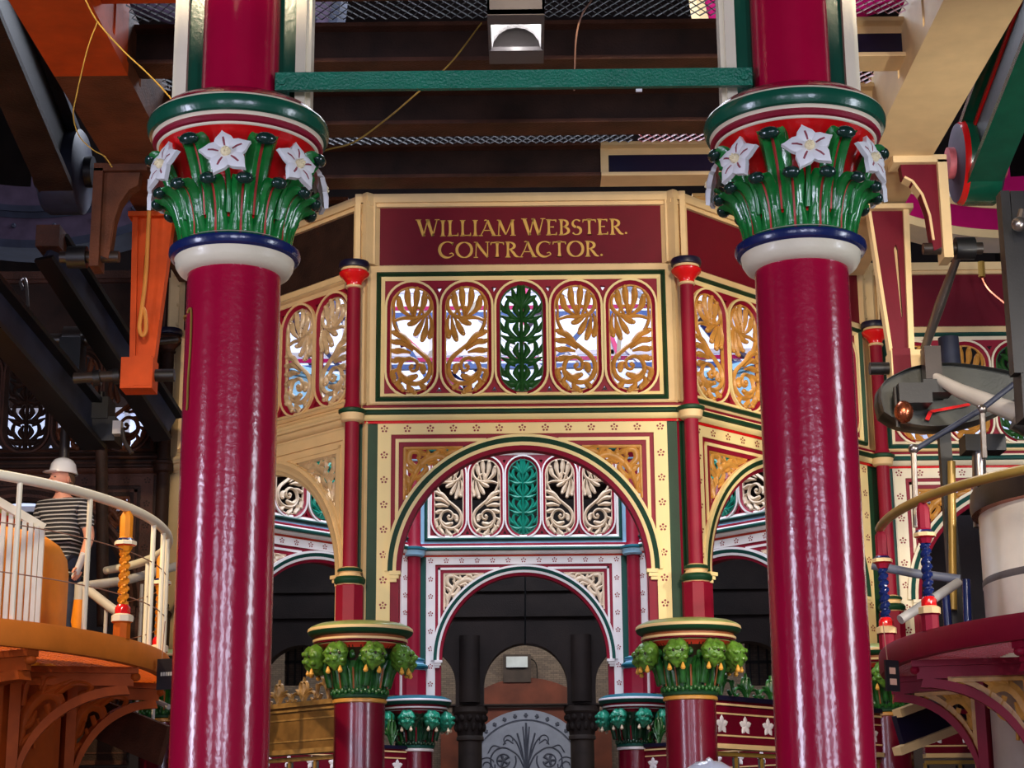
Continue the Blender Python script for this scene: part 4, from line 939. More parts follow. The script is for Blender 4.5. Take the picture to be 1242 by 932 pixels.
b = MB(); b.tube([at(1236, 500, 12.4), at(1260, 512, 12.4)], .14, 'steel', 18); b.build('end_boss', t)
simple('pipe', 'upright dark teal pipe behind the steel rods at the right', 'pipe', lambda b: b.tube([at(1150, 410, 14.6), at(1156, 470, 14.6)], .085, 'iron_blue', 16))
simple('piston_rod', 'tall black piston rod with its gold light added as a brass tube in front of the arch at the right', 'rod', lambda b: (b.box(at(1136, 500, 13.4).x, at(1150, 500, 13.4).x, 13.36, 13.44, 2.6, at(1140, 490, 13.4).z, 'iron_black'), b.tube([at(1154, 560, 13.3), at(1156, 740, 13.3)], .03, 'brass_rail', 12)))  # brass tube stands in for gold light along the black rod
t = thing('valve_rod', 'steel guide rod with black crosshead above the silver cylinder', 'rod')
b = MB(); b.tube([at(1187, 545, 12.9), at(1189, 640, 12.9)], .05, 'steel', 12); b.build('rod', t)
b = MB(); p = at(1189, 540, 12.9); b.box(p.x-.13, p.x+.16, 12.8, 13.0, p.z-.06, p.z+.06, 'iron_black'); b.build('crosshead', t)
t = thing('upright_post', 'tall black upright post along the right edge of the photo', 'post')
b = MB(); p0, p1 = at(1216, 235, 11.5), at(1233, 455, 11.5); b.bar(p0+Vector((-.0, 0, 0)), p1, .06, .12, 'iron_black', (0, 1, 0)); b.bar(p0+Vector((.09, .05, .0)), p1+Vector((.06, .05, -.3)), .1, .2, 'iron_black', (0, 1, 0)); b.build('post', t)
b = MB(); b.ball(at(1236, 272, 11.3), .05, 'steel', 12, 8); b.tube([at(1236, 272, 11.3), at(1240, 255, 11.3)], .025, 'steel', 8); b.build('oil_cup', t)
t = thing('iron_handrail', 'thin dark iron rail with ball joints rising to the right edge', 'rail')
b = MB(); b.tube([at(1106, 548, 12.), at(1190, 497, 12.), at(1248, 452, 12.)], .02, 'iron_blue', 10); b.build('rail', t)
for px, py, y2 in ((1108, 545, 640), (1191, 497, 556)):
    b = MB(); b.ball(at(px, py, 12.), .036, 'steel', 10, 8); b.tube([at(px, py, 12.), at(px+3, y2, 12.)], .02, 'steel', 8); b.build('stanchion', t)
simple('oil_pipe', 'little curved brass oil pipe on the maroon fascia at the right', 'pipe', lambda b: (b.tube([at(1190, 318, 15.0), at(1191, 336, 15.0)], .03, 'brass_rail', 8), b.tube(S3([at(1191, 336, 15.0), at(1200, 352, 14.9), at(1222, 371, 14.6)], 8), .012, 'copper', 6)))

# ------------------------------------------------------------------ galleries round the cylinders
PX, PY, RX, RY, PZ = 4.1, 12.3, 1.66, 2.3, 2.95
def EP(sg, al, dr=0, z=PZ): a = rad(al); return Vector((sg*(PX-(RX+dr)*cos(a)), PY-(RY+dr)*sin(a), z))
def gallery(sg, label):
    k = ENG[sg]; m = k['plat']; t = thing('engine_gallery', label, 'gallery', (0, 0, 0))
    b = MB(); N = 96
    prof = [(-.03, 2.80), (.0, 2.80), (.012, 2.82), (.012, 2.93), (0, 2.955), (-.06, 2.958), (-.06, 2.80)]
    vs = []; fs = []
    for i in range(N):
        for dr, z in prof: vs.append(EP(sg, 360*i/N, dr, z))
    n = len(prof)
    for i in range(N):
        for j in range(n): fs.append((i*n+j, i*n+(j+1) % n, (i+1) % N*n+(j+1) % n, (i+1) % N*n+j))
    b.add(vs, fs, 'orange_lit_rim' if sg < 0 else m); b.build('rim', t)
    b = MB()
    def inside(x, y):
        e = math.hypot((x-sg*PX)/(RX-.05), (y-PY)/(RY-.05)); return e < 1 and math.hypot(x-sg*PX, y-PY) > 1.0
    lattice(b, sg*PX-RX, sg*PX+RX, PY-RY, PY+RY, 2.84, .07, .07, m, inside, .014, .02); g = b.build('grating_deck', t)
    bm_ = m if sg > 0 else 'orange_shaded'
    for al, ro in ((-20, -20), (10, 35), (42, 75), (80, 105), (-60, -55)):
        pr = EP(sg, al, -.04, 0); a = rad(ro); pd = Vector((sg*(PX-1.0*cos(a)), PY-1.0*sin(a), 0)); d = pr-pd; L = d.length; d.normalize()
        Mx = Matrix(((d.x, -d.y, 0, pd.x), (d.y, d.x, 0, pd.y), (0, 0, 1, 0), (0, 0, 0, 1)))
        b = MB(); b.box(0, L, -.045, .045, 2.76, 2.8, bm_); b.box(0, L-.03, -.02, .02, 2.68, 2.77, bm_); b.box(0, .07, -.05, .05, 2.0, 2.78, bm_)
        A = [(L-(L-.05)*sin(q*PI/32), 2.12+.6*cos(q*PI/32)) for q in range(17)][::-1]; A = [(.05+(L-.12)*(1-cos(q*PI/32)), 2.05+.63*sin(q*PI/32)) for q in range(17)]
        b.ring([(x+.02, z-.055) for x, z in A], A, -.05, .05, bm_, False)
        b.ball((L-.02, 0, 2.74), (.035, .045,   .03), bm_, 10, 6)
        o = b.build('bracket', t); o.matrix_local = Mx
        s = MB()
        def LL(p, w): s.leaf([(x*L/1.05, z) for x, z in p], [q*1.5 for q in w], .025, 'gold_paint' if sg > 0 else bm_, 0, 12)
        LL([(.1, 2.3), (.14, 2.5), (.26, 2.62), (.4, 2.6), (.42, 2.5), (.33, 2.5)], [.014, .022, .026, .022, .016, .01])
        LL([(.36, 2.62), (.52, 2.7), (.66, 2.68), (.62, 2.62)], [.014, .018, .014, .008]); LL([(.1, 2.15), (.12, 2.3), (.2, 2.36), (.22, 2.28)], [.012, .016, .014, .008]); LL([(.1, 2.55), (.13, 2.7), (.25, 2.72), (.24, 2.65)], [.014, .02, .016, .008])
        LL([(.26, 2.63), (.3, 2.72), (.4, 2.73)], [.012, .018, .006])
        LL([(.12, 2.45), (.2, 2.58), (.34, 2.66), (.5, 2.72)], [.016, .02, .02, .01]); LL([(.3, 2.56), (.35, 2.46), (.28, 2.42), (.24, 2.47)], [.012, .016, .014, .008]); LL([(.12, 2.4), (.18, 2.44), (.22, 2.52)], [.008, .016, .006])
        if sg > 0: s.box(.07, .11, -.02, .02, 2.15, 2.69, 'gold_paint'); s.box(.07, L*.72, -.02, .02, 2.655, 2.69, 'gold_paint')
        if sg > 0: s.ring([(x+.02, z+.02) for x, z in A], [(x, z+.05) for x, z in A], -.01, .01, 'gold_paint', False)
        s.build('scroll_infill', o)
    return t
gallery(-1, 'orange round gallery with grating floor and scrolled brackets at the left'); gallery(1, 'crimson round gallery with grating floor and scrolled brackets at the right')
t = thing('cylinder_casing', 'orange cylinder casing rising through the orange gallery', 'cylinder', (-PX, PY, 0))
b = MB(); b.lathe([(.98, 0, 'orange_shaded'), (.98, 2.7, 'orange_shaded')], 64); b.build('lower_casing', t)
b = MB(); b.lathe([(.98, 2.7, 'amber'), (.98, 3.5, 'amber'), (.965, 3.6, 'amber'), (.92, 3.68, 'amber'), (.86, 3.72, 'amber'), (0, 3.74, 'rust_warm')], 64); b.build('upper_casing', t)
b = MB(); b.lathe([(.55, 3.7, 'orange_lead'), (.55, 3.85, 'orange_lead'), (.62, 3.86, 'pale_green'), (.62, 3.92, 'pale_green'), (0, 3.95, 'rust_warm')], 48); b.build('cylinder_lid', t)
t = thing('steam_cylinder', 'silver steel steam cylinder standing in the crimson gallery', 'cylinder', (PX+.02, PY, 0))
b = MB(); b.lathe([(1.0, 0, 'steel_dull'), (1.0, 2.72, 'steel_dull')], 80); b.build('lower_jacket', t)
b = MB(); b.lathe([(.985, 2.72, 'cylinder_steel'), (.985, 3.34, 'cylinder_steel'), (.99, 3.35, 'lamp_grey'), (.99, 3.39, 'lamp_grey'), (.985, 3.4, 'cylinder_steel'), (.985, 3.86, 'cylinder_steel')], 80); b.build('upper_jacket', t)
b = MB(); b.lathe([(.98, 3.84, 'copper'), (1.03, 3.85, 'iron_brown'), (1.04, 3.9, 'iron_brown'), (1.03, 4.0, 'iron_black'), (.9, 4.03, 'iron_black'), (.5, 4.05, 'iron_black'), (0, 4.06, 'iron_black')], 80); b.build('top_flange', t)
for q in range(14):
    a = PI/2+PI*(q+.5)/14; b = MB(); b.lathe([(.035, 0, 'iron_black'), (.035, .06, 'iron_black'), (.0, .075, 'iron_black')], 6, (.95*cos(a), -.95*abs(sin(a)) if False else -.95*sin(a), 4.0)); b.build('flange_bolt', t)
RZ = 3.80
def arcpts(sg, a0, a1, z0, z1, n=24, dr=-.04): return [EP(sg, a0+(a1-a0)*i/n, dr, z0+(z1-z0)*i/n) for i in range(n+1)]
def twisted_post(t, p, top, mats, h=RZ-PZ):
    b = MB(); q, bandm, tw, basem = mats; x, y, z = p
    b.lathe([(.055, 0, basem), (.055, .1, basem), (.07, .11, bandm), (.07, .15, bandm), (.05, .16, 'scarlet'), (.05, .2, 'scarlet'), (.035, .22, q)], 8, (x, y, z))
    N = 40; vs = []; fs = []
    for i in range(N+1):
        zz = z+.22+(h*.66-.22)*i/N
        for k in range(12):
            a = 2*PI*k/12; r = .028+.010*cos(3*(a-i*.36)); vs.append((x+r*cos(a), y+r*sin(a), zz))
    for i in range(N):
        for k in range(12): fs.append((i*12+k, i*12+(k+1) % 12, (i+1)*12+(k+1) % 12, (i+1)*12+k))
    b.add(vs, fs, tw)
    b.lathe([(.035, h*.66, q), (.05, h*.7, 'scarlet'), (.072, h*.71, bandm), (.072, h*.735, bandm), (.065, h*.74, 'navy'), (.05, h*.76, q), (.042, h*.77, q), (.042, h-.06, q), (.02, h-.02, q)], 8, (x, y, z))
    return b.build('newel_post', t)
def railing(sg, label, mats, a0, a1, posts, bal, rail, balm, wire=True):
    t = thing('gallery_railing', label, 'railing', (0, 0, 0))
    b = MB(); b.tube(arcpts(sg, a0, a1, RZ, RZ, 40), .032, rail, 12); b.build('handrail', t)
    for al in posts: p = EP(sg, al, -.04); b = twisted_post(t, p, RZ, mats)
    for al in bal:
        b = MB(); b.tube([EP(sg, al, -.04, PZ), EP(sg, al, -.04, RZ)], .017, balm, 8); b.build('baluster', t)
    if wire:
        for zz in (3.23, 3.52):
            b = MB(); b.tube(arcpts(sg, a0, a1, zz, zz, 40), .004, 'cord_brown', 5); b.build('wire', t)
    return t
railing(-1, 'pale curved handrail with thin balusters round the orange gallery', ('amber', 'ivory', 'amber', 'orange_deep'), 80, -60, (18, -28), (62, 47, 30, 5, -3, -9, -20, -40), 'cream_rail', 'cream_rail')
railing(1, 'brass topped handrail with blue twisted posts on the crimson gallery', ('maroon', 'cream', 'navy', 'maroon'), 80, -10, (19, -8), (), 'brass_rail', 'cream_rail', False)
# inner stair rails
t = thing('stair_railing', 'cream picket railing in front of the orange cylinder casing', 'railing')
b = MB(); b.bar(at(-60, 575, 11.0), at(53, 641, 11.25), .05, .05, 'cream_rail'); b.build('handrail', t)
for i, px in enumerate((-30, -20, -9, 2, 11, 19.5, 28, 36, 43.5, 50)):
    p = at(px, 680, 11.2); zt = at(px, 575+(px+60)*66/113+4, 11.2).z
    b = MB(); b.box(p.x-.014, p.x+.014, 11.18, 11.2, PZ, zt, 'cream_rail'); b.build('picket', t)
t = thing('stair_railing', 'lower grey handrail with short orange post behind the orange gallery rim', 'railing')
p = at(97, 712, 13.4)
b = MB(); b.tube([p, at(150, 705, 13.9), at(225, 684, 14.6)], .035, 'grey_rail', 12); b.tube([at(104, 714, 13.4), at(135, 738, 13.2), at(158, 752, 13.1)], .035, 'grey_rail', 12); b.build('handrail', t)
b = MB(); b.lathe([(.075, 0, 'ivory'), (.075, .06, 'ivory'), (.045, .07, 'amber'), (.045, .3, 'amber'), (.055, .34, 'amber'), (.04, .5, 'grey_rail'), (.04, .62, 'grey_rail'), (0, .63, 'grey_rail')], 12, (p.x, p.y, PZ)); b.build('newel_post', t)
for px, Y in ((129, 13.25), (172, 14.1), (192, 14.3)):
    b = MB(); q = at(px, 712 if px > 150 else 735, Y); b.tube([(q.x, q.y, 2.5 if px > 150 else PZ), (q.x, q.y, q.z+.02)], .014, 'grey_rail', 8); b.build('baluster', t)
t = thing('stair_railing', 'grey handrail bending down beside the blue twisted post at the right', 'railing')
b = MB(); b.tube([at(1058, 686, 12.9), at(1110, 696, 12.8), at(1165, 703, 12.7)], .032, 'grey_blue_rail', 12); b.tube([at(1162, 707, 12.6), at(1130, 728, 12.3), at(1092, 752, 12.2)], .032, 'grey_rail', 12); b.build('handrail', t)
for a_, b_ in (((1172, 703), (1174, 760)), ((1147, 720), (1150, 760))):
    b = MB(); b.tube([at(*a_, 12.9), at(*b_, 12.9)], .03, 'navy', 10); b.build('baluster', t)
# hung notices
def notice(label, px, py, Y, w, h, rz, cols):
    t = thing('hanging_notice', label, 'sign', at(px, py, Y), rz)
    b = MB(); b.box(-w/2, w/2, -.008, .008, -h/2, h/2, 'sign_black'); b.build('board', t)
    b = MB()
    for x0, x1, z0, z1, m in cols: b.box(x0*w, x1*w, -.0105, -.007, z0*h, z1*h, m)
    b.build('printing', t)
    b = MB(); b.tube([(-w*.3, 0, h/2), (-w*.3, .02, h/2+.25)], .003, 'cord_brown', 5); b.build('hook_wire', t)
notice('small black notice hanging from the orange gallery rim', 203, 818, 12.0, .15, .2, rad(-20), [(-.3+.12*i, -.22+.12*i, -.06, .06, 'sign_grey') for i in range(6)])
notice('dark notice with two pink squares hanging from the crimson gallery rim', 1082, 820, 12.0, .12, .2, rad(35), [(-.25, .2, .05, .26, 'sign_pink'), (-.25, .25, -.3, -.1, 'sign_pink')])

# ------------------------------------------------------------------ people
def skin(joints, edges, root, sub=2):
    names = list(joints); me = bpy.data.meshes.new('tmp'); me.from_pydata([joints[n][0] for n in names], [(names.index(a), names.index(b)) for a, b in edges], [])
    o = bpy.data.objects.new('tmp', me); COL.objects.link(o); o.modifiers.new('s', 'SKIN'); mo = o.modifiers.new('d', 'SUBSURF'); mo.levels = mo.render_levels = sub
    for i, n in enumerate(names):
        r = joints[n][1]; r = r if isinstance(r, tuple) else (r, r)
        me.skin_vertices[0].data[i].radius = r; me.skin_vertices[0].data[i].use_root = n == root
    dg = bpy.context.evaluated_depsgraph_get(); e = o.evaluated_get(dg); m2 = e.to_mesh()
    vs = [tuple(v.co) for v in m2.vertices]; fs = [tuple(p.vertices) for p in m2.polygons]; e.to_mesh_clear(); bpy.data.objects.remove(o); bpy.data.meshes.remove(me)
    return vs, fs
J = {'pelvis': ((0, 0, .94), (.15, .11)), 'waist': ((0, 0, 1.08), (.135, .1)), 'chest': ((0, 0, 1.27), (.155, .11)), 'top': ((0, .01, 1.39), (.13, .09)), 'neck': ((0, .0, 1.47), .05), 'skull': ((0, -.015, 1.56), .06)}
ED = [('pelvis', 'waist'), ('waist', 'chest'), ('chest', 'top'), ('top', 'neck'), ('neck', 'skull')]
for s, n in ((-1, 'r'), (1, 'l')):
    hx = -.13 if n == 'l' else .0
    wr = Vector((.25*s, -.12 if n == 'l' else .02, .90 if n == 'l' else .85))
    J.update({n+'sh': ((.165*s, .01, 1.40), .062), n+'el': ((.235*s, .03, 1.13), .043), n+'wr': (tuple(wr), .029), n+'pa': (tuple(wr+Vector((.0, -.03, -.065))), (.036, .018)),
        n+'hip': ((.085*s, 0, .88), .098), n+'kn': ((.095*s, -.02, .49), .062), n+'an': ((.1*s, .03, .09), .044), n+'to': ((.115*s, -.12, .04), .036)})
    ED += [('top', n+'sh'), (n+'sh', n+'el'), (n+'el', n+'wr'), (n+'wr', n+'pa'), ('pelvis', n+'hip'), (n+'hip', n+'kn'), (n+'kn', n+'an'), (n+'an', n+'to')]
def make_person(label, loc, rz):
    t = thing('person', label, 'person', loc, rz)
    b = MB(); b.add(*skin(J, ED, 'pelvis'), 'skin')
    # fingers rooted in the palms
    for s, n in ((-1, 'r'), (1, 'l')):
        pa = Vector(J[n+'pa'][0])
        for i, l in enumerate((.062, .072, .068, .052)):
            x = (i-1.5)*.017; q = pa+Vector((x*.3, x, -.02)); b.tube(S3([q, q+Vector((-s*.008, -.006, -l*.55)), q+Vector((-s*.028, -.004, -l))], 6), [.0095]*3+[.0085]*(len(S3([q, q, q], 6))-3), 'skin', 7)
        q = pa+Vector((0, -.026, .012)); b.tube(S3([q, q+Vector((-s*.012, -.024, -.022)), q+Vector((-s*.02, -.03, -.048))], 6), .0105, 'skin', 7)
    hd = Matrix.Rotation(rad(-28), 3, 'Z')
    def face(p):
        k = 1.
        if p.y < -.2: k += .05*max(0, 1-abs(p.x)*3)*max(0, 1-abs(p.z+.75)*3)
        if p.z < -.2: k -= .16*max(0, abs(p.x)-.1)
        return k
    HC = Vector((0, -.02, 1.615)); b.ball(HC, (.078, .098, .118), 'skin', 24, 18, face, hd)
    def hp(x, y, z): return HC+hd @ Vector((x, y, z))
    b.tube(S3([hp(0, -.092, .02), hp(0, -.108, -.01), hp(0, -.118, -.026), hp(0, -.1, -.034)], 6), [.009]*3+[.014]*(len(S3([HC]*4, 6))-3), 'skin', 8)
    for s in (-1, 1):
        b.ball(hp(.031*s, -.084, .012), (.012, .008, .006), 'eye', 8, 6); b.ball(hp(.079*s, .005, -.005), (.012, .022, .032), 'skin', 8, 6)
    b.tube([hp(-.024, -.088, -.062), hp(0, -.096, -.06), hp(.024, -.088, -.062)], .005, 'dot_red', 6)
    b.build('body', t, 80)
    b = MB(); b.ball(HC+Vector((0, .012, .012)), (.083, .098, .112), 'hair', 20, 14, lambda p: 1. if p.y > -.25 else .88, hd); b.build('hair', t, 80)
    b = MB(); Jt = {k: (v[0], (v[1][0]*1.1, v[1][1]*1.16) if isinstance(v[1], tuple) else v[1]*1.22) for k, v in J.items() if k in ('pelvis', 'waist', 'chest', 'top', 'lsh', 'rsh')}
    Jt['hem'] = ((0, 0, .84), (.165, .13)); Jt['collar'] = ((0, .0, 1.47), .06)
    for s, n in ((-1, 'r'), (1, 'l')): Jt[n+'slv'] = (tuple(Vector(J[n+'sh'][0]).lerp(Vector(J[n+'el'][0]), .8)), .064)
    b.add(*skin(Jt, [('hem', 'pelvis'), ('top', 'collar'), ('pelvis', 'waist'), ('waist', 'chest'), ('chest', 'top'), ('top', 'lsh'), ('top', 'rsh'), ('lsh', 'lslv'), ('rsh', 'rslv')], 'pelvis'), 'stripe_cloth'); b.build('striped_shirt', t, 80)
    b = MB(); keys = ('pelvis', 'lhip', 'rhip', 'lkn', 'rkn', 'lan', 'ran'); Jt = {k: (J[k][0], (J[k][1][0]*1.07, J[k][1][1]*1.1) if isinstance(J[k][1], tuple) else J[k][1]*1.2) for k in keys}
    b.add(*skin(Jt, [('pelvis', 'lhip'), ('pelvis', 'rhip'), ('lhip', 'lkn'), ('rhip', 'rkn'), ('lkn', 'lan'), ('rkn', 'ran')], 'pelvis'), 'denim'); b.build('jeans', t, 80)
    for s in (-1, 1):
        b = MB(); b.ball((.108*s, -.05, .045), (.048, .135, .046), 'shoe', 14, 8, lambda p: 1 if p.z > -.3 else .97); b.build('shoe', t, 80)
    b = MB(); b.lathe([(.098, 1.665, 'helmet'), (.108, 1.668, 'helmet'), (.107, 1.68, 'helmet'), (.101, 1.70, 'helmet'), (.092, 1.75, 'helmet'), (.07, 1.785, 'helmet'), (.04, 1.803, 'helmet'), (0, 1.808, 'helmet')], 32, (0, -.01, 0), None, 0, 2*PI, 1.18)
    st = len(b.v); b.ball((0, -.115, 1.672), (.08, .06, .009), 'helmet', 16, 6); b.xform(Matrix.Rotation(rad(-28), 4, 'Z'), st); b.tube(S3([(0, -.11, 1.70), (0, -.08, 1.775), (0, 0, 1.808), (0, .07, 1.775), (0, .1, 1.70)], 12), .010, 'helmet', 6); b.build('hard_hat', t, 60)
    return t
pp = at(76, 600, 13.9)
per = make_person('person in striped shirt, jeans and white hard hat on the orange gallery', (pp.x, 13.9, PZ+.0), rad(-14))
per.scale = (1., 1., .93)
o = dup(per); place(o, 'person in a white hard hat whose helmet top shows at the bottom edge', (at(860, 925, 6.3).x, 6.3, 0), rad(180)); o.scale = (1.05, 1.05, 1.055)
b = MB(); b.lathe([(.0, -.1, 'paper'), (.026, -.1, 'paper'), (.026, .1, 'paper'), (.0, .1, 'paper')], 14); o = b.build('rolled_leaflet'); q = Matrix.Translation((pp.x, 13.9, PZ)) @ Matrix.Rotation(rad(-14), 4, 'Z') @ Vector((.262, -.17, .80)); o.location = q; o.rotation_euler = (rad(20), rad(25), 0)
tag(o, 'pale rolled leaflet held in the hand of the person on the orange gallery', 'leaflet')

# ------------------------------------------------------------------ room shell
def shell(name, *args):
    b = MB(); b.box(*args); return struct(b.build(name))
shell('floor', -8, 8, -7, 31, -.2, 0, 'floor_tile'); shell('wall_left', -8.2, -8, -7, 31, 0, 14, 'hall_dark'); shell('wall_right', 8, 8.2, -7, 31, 0, 14, 'hall_dark')
shell('ceiling', -8.2, 8.2, -7.2, 31.2, 14, 14.2, 'hall_dark')
b = MB(); b.box(-8.2, 8.2, 29.3, 29.6, 0, 6.7, 'brick'); b.box(-8.2, 8.2, 29.3, 29.6, 6.7, 14, 'hall_dark'); struct(b.build('wall_back'))
W = [(-4.2, 1.3), (.55, 1.1), (4.4, 1.1)]
b = MB(); b.plate([(-8.2, 0), (8.2, 0), (8.2, 13), (-8.2, 13)], [[(x-w/2, 1.6), (x+w/2, 1.6)]+arc(x, 6.4, w/2, 0, PI, 12) for x, w in W], -7.2, -7, 'plaster'); struct(b.build('wall_front'))
for i, (x, w) in enumerate(W):
    b = MB(); o2 = [(x-w/2, 1.6), (x+w/2, 1.6)]+arc(x, 6.4, w/2, 0, PI, 12); i2 = [(x+(px-x)*.9, 4+(pz-4)*.98) for px, pz in o2]
    b.ring(i2, o2, -7.15, -7.0, 'white_paint')
    for z in (2.8, 4, 5.2, 6.4): b.box(x-w/2, x+w/2, -7.1, -7.05, z-.02, z+.02, 'white_paint')
    b.box(x-.02, x+.02, -7.1, -7.05, 1.6, 6.9, 'white_paint'); struct(b.build('window_%d' % (i+1)))
# dark arcade behind the octagon
AX = (at(570, 880, 25).x, at(706, 880, 25).x); DX = AX[1]-AX[0]
cols = [AX[0]+DX*i for i in range(-4, 6)]
b = MB()
holes = [[(x+.19, 2.95), (x+DX-.19, 2.95)]+arc(x+DX/2, 3.83, DX/2-.19, 0, PI, 24) for x in cols[:-1]]
b.plate([(-7.9, 3.56), (7.9, 3.56), (7.9, 6.38), (-7.9, 6.38)], [[(x+.19, 3.57), (x+DX-.19, 3.57)]+arc(x+DX/2, 3.83, DX/2-.19, 0, PI, 24) for x in cols[:-1]], 24.9, 25.2, 'hall_dark')
for x in cols: b.tube([(x, 24.88, 3.6), (x, 24.88, 4.5)], .14, 'hall_dark', 14)
for z in (4.75, 5.1, 5.6): b.box(-7.9, 7.9, 24.82, 24.9, z, z+.08, 'hall_dark')
tag(b.build('dark_arcade'), 'dark unrestored iron arcade behind the far arch', 'arcade')
for i, x in enumerate(cols):
    n = ('third dark column left of the far arch opening', '', '')
    t = thing('arcade_column', {4: 'dark column with carved capital left of the grey tympanum', 5: 'dark column with carved capital right of the grey tympanum'}.get(i, 'dark unrestored hall column hidden behind the painted columns'), 'column', (x, 25.05, 0), 0, None if i in (4, 5) else 'hidden dark hall columns')
    b = MB(); b.lathe([(.2, 0, 'stone_dark'), (.165, .3, 'stone_dark'), (.16, 3.1, 'stone_dark'), (.185, 3.11, 'stone_dark'), (.185, 3.15, 'stone_dark'), (.17, 3.17, 'stone_dark')], 28); b.build('shaft', t)
    b = MB(); b.lathe([(.17, 3.15, 'hall_dark'), (.19, 3.3, 'hall_dark'), (.22, 3.43, 'hall_dark'), (.225, 3.46, 'stone_dark'), (.245, 3.48, 'stone_dark'), (.24, 3.55, 'stone_dark'), (.2, 3.57, 'stone_dark'), (0, 3.58, 'stone_dark')], 28)
    for q in range(12):
        a = 2*PI*q/12; b.ball((.205*cos(a), .205*sin(a), 3.4), (.04, .04, .05), 'hall_dark', 8, 6); b.ball((.19*cos(a+.26), .19*sin(a+.26), 3.28), (.035, .035, .06), 'hall_dark', 8, 6)
    b.build('capital', t)
dx = at(638, 880, 29.2).x; dz = at(638, 862, 29.2).z
t = thing('doorway', 'brown arched doorway with grey scrolled tympanum in the brick wall', 'door', (dx, 29.28, 0)); t['kind'] = 'structure'; t.name = 'door_1'
b = MB(); o1 = [(-1.35, 0), (1.35, 0)]+[(1.62*cos(a), dz-1.35+1.86*sin(a)) for a in [rad(34+112*i/24) for i in range(25)]]
b.plate(o1, [], -.1, 0, 'wood_brown'); b.box(-1.3, 1.3, -.14, -.1, dz+.04, dz+.1, 'hall_dark'); b.build('door_surround', t)
b = MB(); b.plate([(-1.02, dz-1.15), (1.02, dz-1.15)]+arc(0, dz-1.02, 1.02, 0, PI, 32), [], -.17, -.1, 'tympanum')
def TL(pts, w=.014):
    for s in (-1, 1): b.leaf([(x*s, dz-1.02+z) for x, z in pts], [w]*3, .012, 'tympanum_line', -.17, 16)
TL([(0, -.1), (.012, .35), (.0, .82)], .016); TL([(0, .0), (.07, .4), (.14, .66)]); TL([(0, .1), (.03, .5), (.05, .76)], .01); TL([(.05, .25), (.14, .5), (.24, .62)], .012)
def CR(cx, cz, r, a0, a1, w): TL([(cx+r*cos(rad(a0+(a1-a0)*i/14)), cz+r*sin(rad(a0+(a1-a0)*i/14))) for i in range(15)], w)
TL([(0, .05), (.12, .3), (.24, .40)], .013); CR(.36, .24, .2, 130, -200, .012); CR(.36, .24, .1, 160, -170, .012); CR(.62, .16, .13, 150, -190, .01); CR(.62, .16, .06, 0, 300, .01)
for k in range(5): TL([(.36, .24), (.36+.085*cos(k*1.257), .24+.085*sin(k*1.257))], .022)
TL([(.4, .44), (.52, .47), (.6, .36)], .01); TL([(.1, .08), (.3, -.0), (.5, -.02), (.72, -.02)], .01); CR(.76, .05, .07, 200, -100, .009); TL([(.2, .5), (.3, .56), (.36, .48)], .01); CR(.28, .56, .07, -60, 200, .009)
b.ring(arc(0, dz-1.02, .86, 0, PI, 32), arc(0, dz-1.02, .875, 0, PI, 32), -.18, -.1, 'tympanum_line', False)
for i in range(17):
    a = PI*(i+.5)/17; b.leaf([(.9*cos(a), dz-1.02+.9*sin(a)), (.97*cos(a), dz-1.02+.97*sin(a))], [.02, .02], .01, 'tympanum_line', -.17); b.leaf([(.935*cos(a-.035), dz-1.02+.935*sin(a-.035)), (.935*cos(a+.035), dz-1.02+.935*sin(a+.035))], [.016, .016], .01, 'tympanum_line', -.17)
b.build('tympanum', t)
b = MB(); b.box(-1.0, 1.0, -.15, -.1, 0, dz-1.15, 'wood_brown'); b.box(-.7, .1, -.18, -.15, dz-1.32, dz-1.17, 'paper'); b.build('door_leaf', t)
t = thing('wall_light', 'pale bulkhead light on the brick wall above the brown doorway', 'light', at(627, 805, 29.2))
b = MB(); b.box(-.17, .17, -.08, .08, -.07, .1, 'fitting_white'); b.build('fitting', t); b = MB(); b.box(-.22, .22, -.04, .1, -.3, .14, 'stone_dark'); b.build('back_box', t)
b = MB(); b.tube(S3([(.1, 0, .1), (.3, .02, .0), (.32, .05, -.4)], 10), .008, 'iron_black', 5); b.build('cable', t)
b = MB(); b.tube([at(637, 700, 24.7), at(637, 782, 24.7)], .012, 'iron_black', 5); tag(b.build('pull_cord'), 'thin black cord hanging in the dark hall above the arcade arch', 'cord')
# upper floor over the hall behind, and the lit lantern window beyond the octagon
b = MB(); b.box(-8, 8, 20.3, 29.3, 6.62, 6.8, 'rust_dark')
for y in range(21, 29): b.box(-8, 8, y-.08, y+.08, 6.4, 6.62, 'rust_dark')
struct(b.build('ceiling_hall'))
def lit_window(n, x0, x1, y, z0, z1, nx, nz):
    b = MB(); b.box(x0, x1, y, y+.03, z0, z1, 'glass_day')
    for i in range(nx+1): x = x0+(x1-x0)*i/nx; b.box(x-.03, x+.03, y-.06, y, z0, z1, 'inner_white')
    for i in range(nz+1): z = z0+(z1-z0)*i/nz; b.box(x0, x1, y-.06, y, z-.03, z+.03, 'inner_white')
    struct(b.build('window_%d' % n))
lit_window(4, -3.4, 3.4, 22.2, 6.9, 9.4, 9, 3); lit_window(5, -7.4, -3.6, 19.6, 5.3, 6.4, 5, 2); lit_window(6, 3.6, 7.4, 19.6, 5.3, 6.5, 5, 2)
t = thing('roof_truss', 'blue and pink roof struts glimpsed through the gilded ovals', 'truss', (0, 21.2, 0))
rs = random.Random(4)
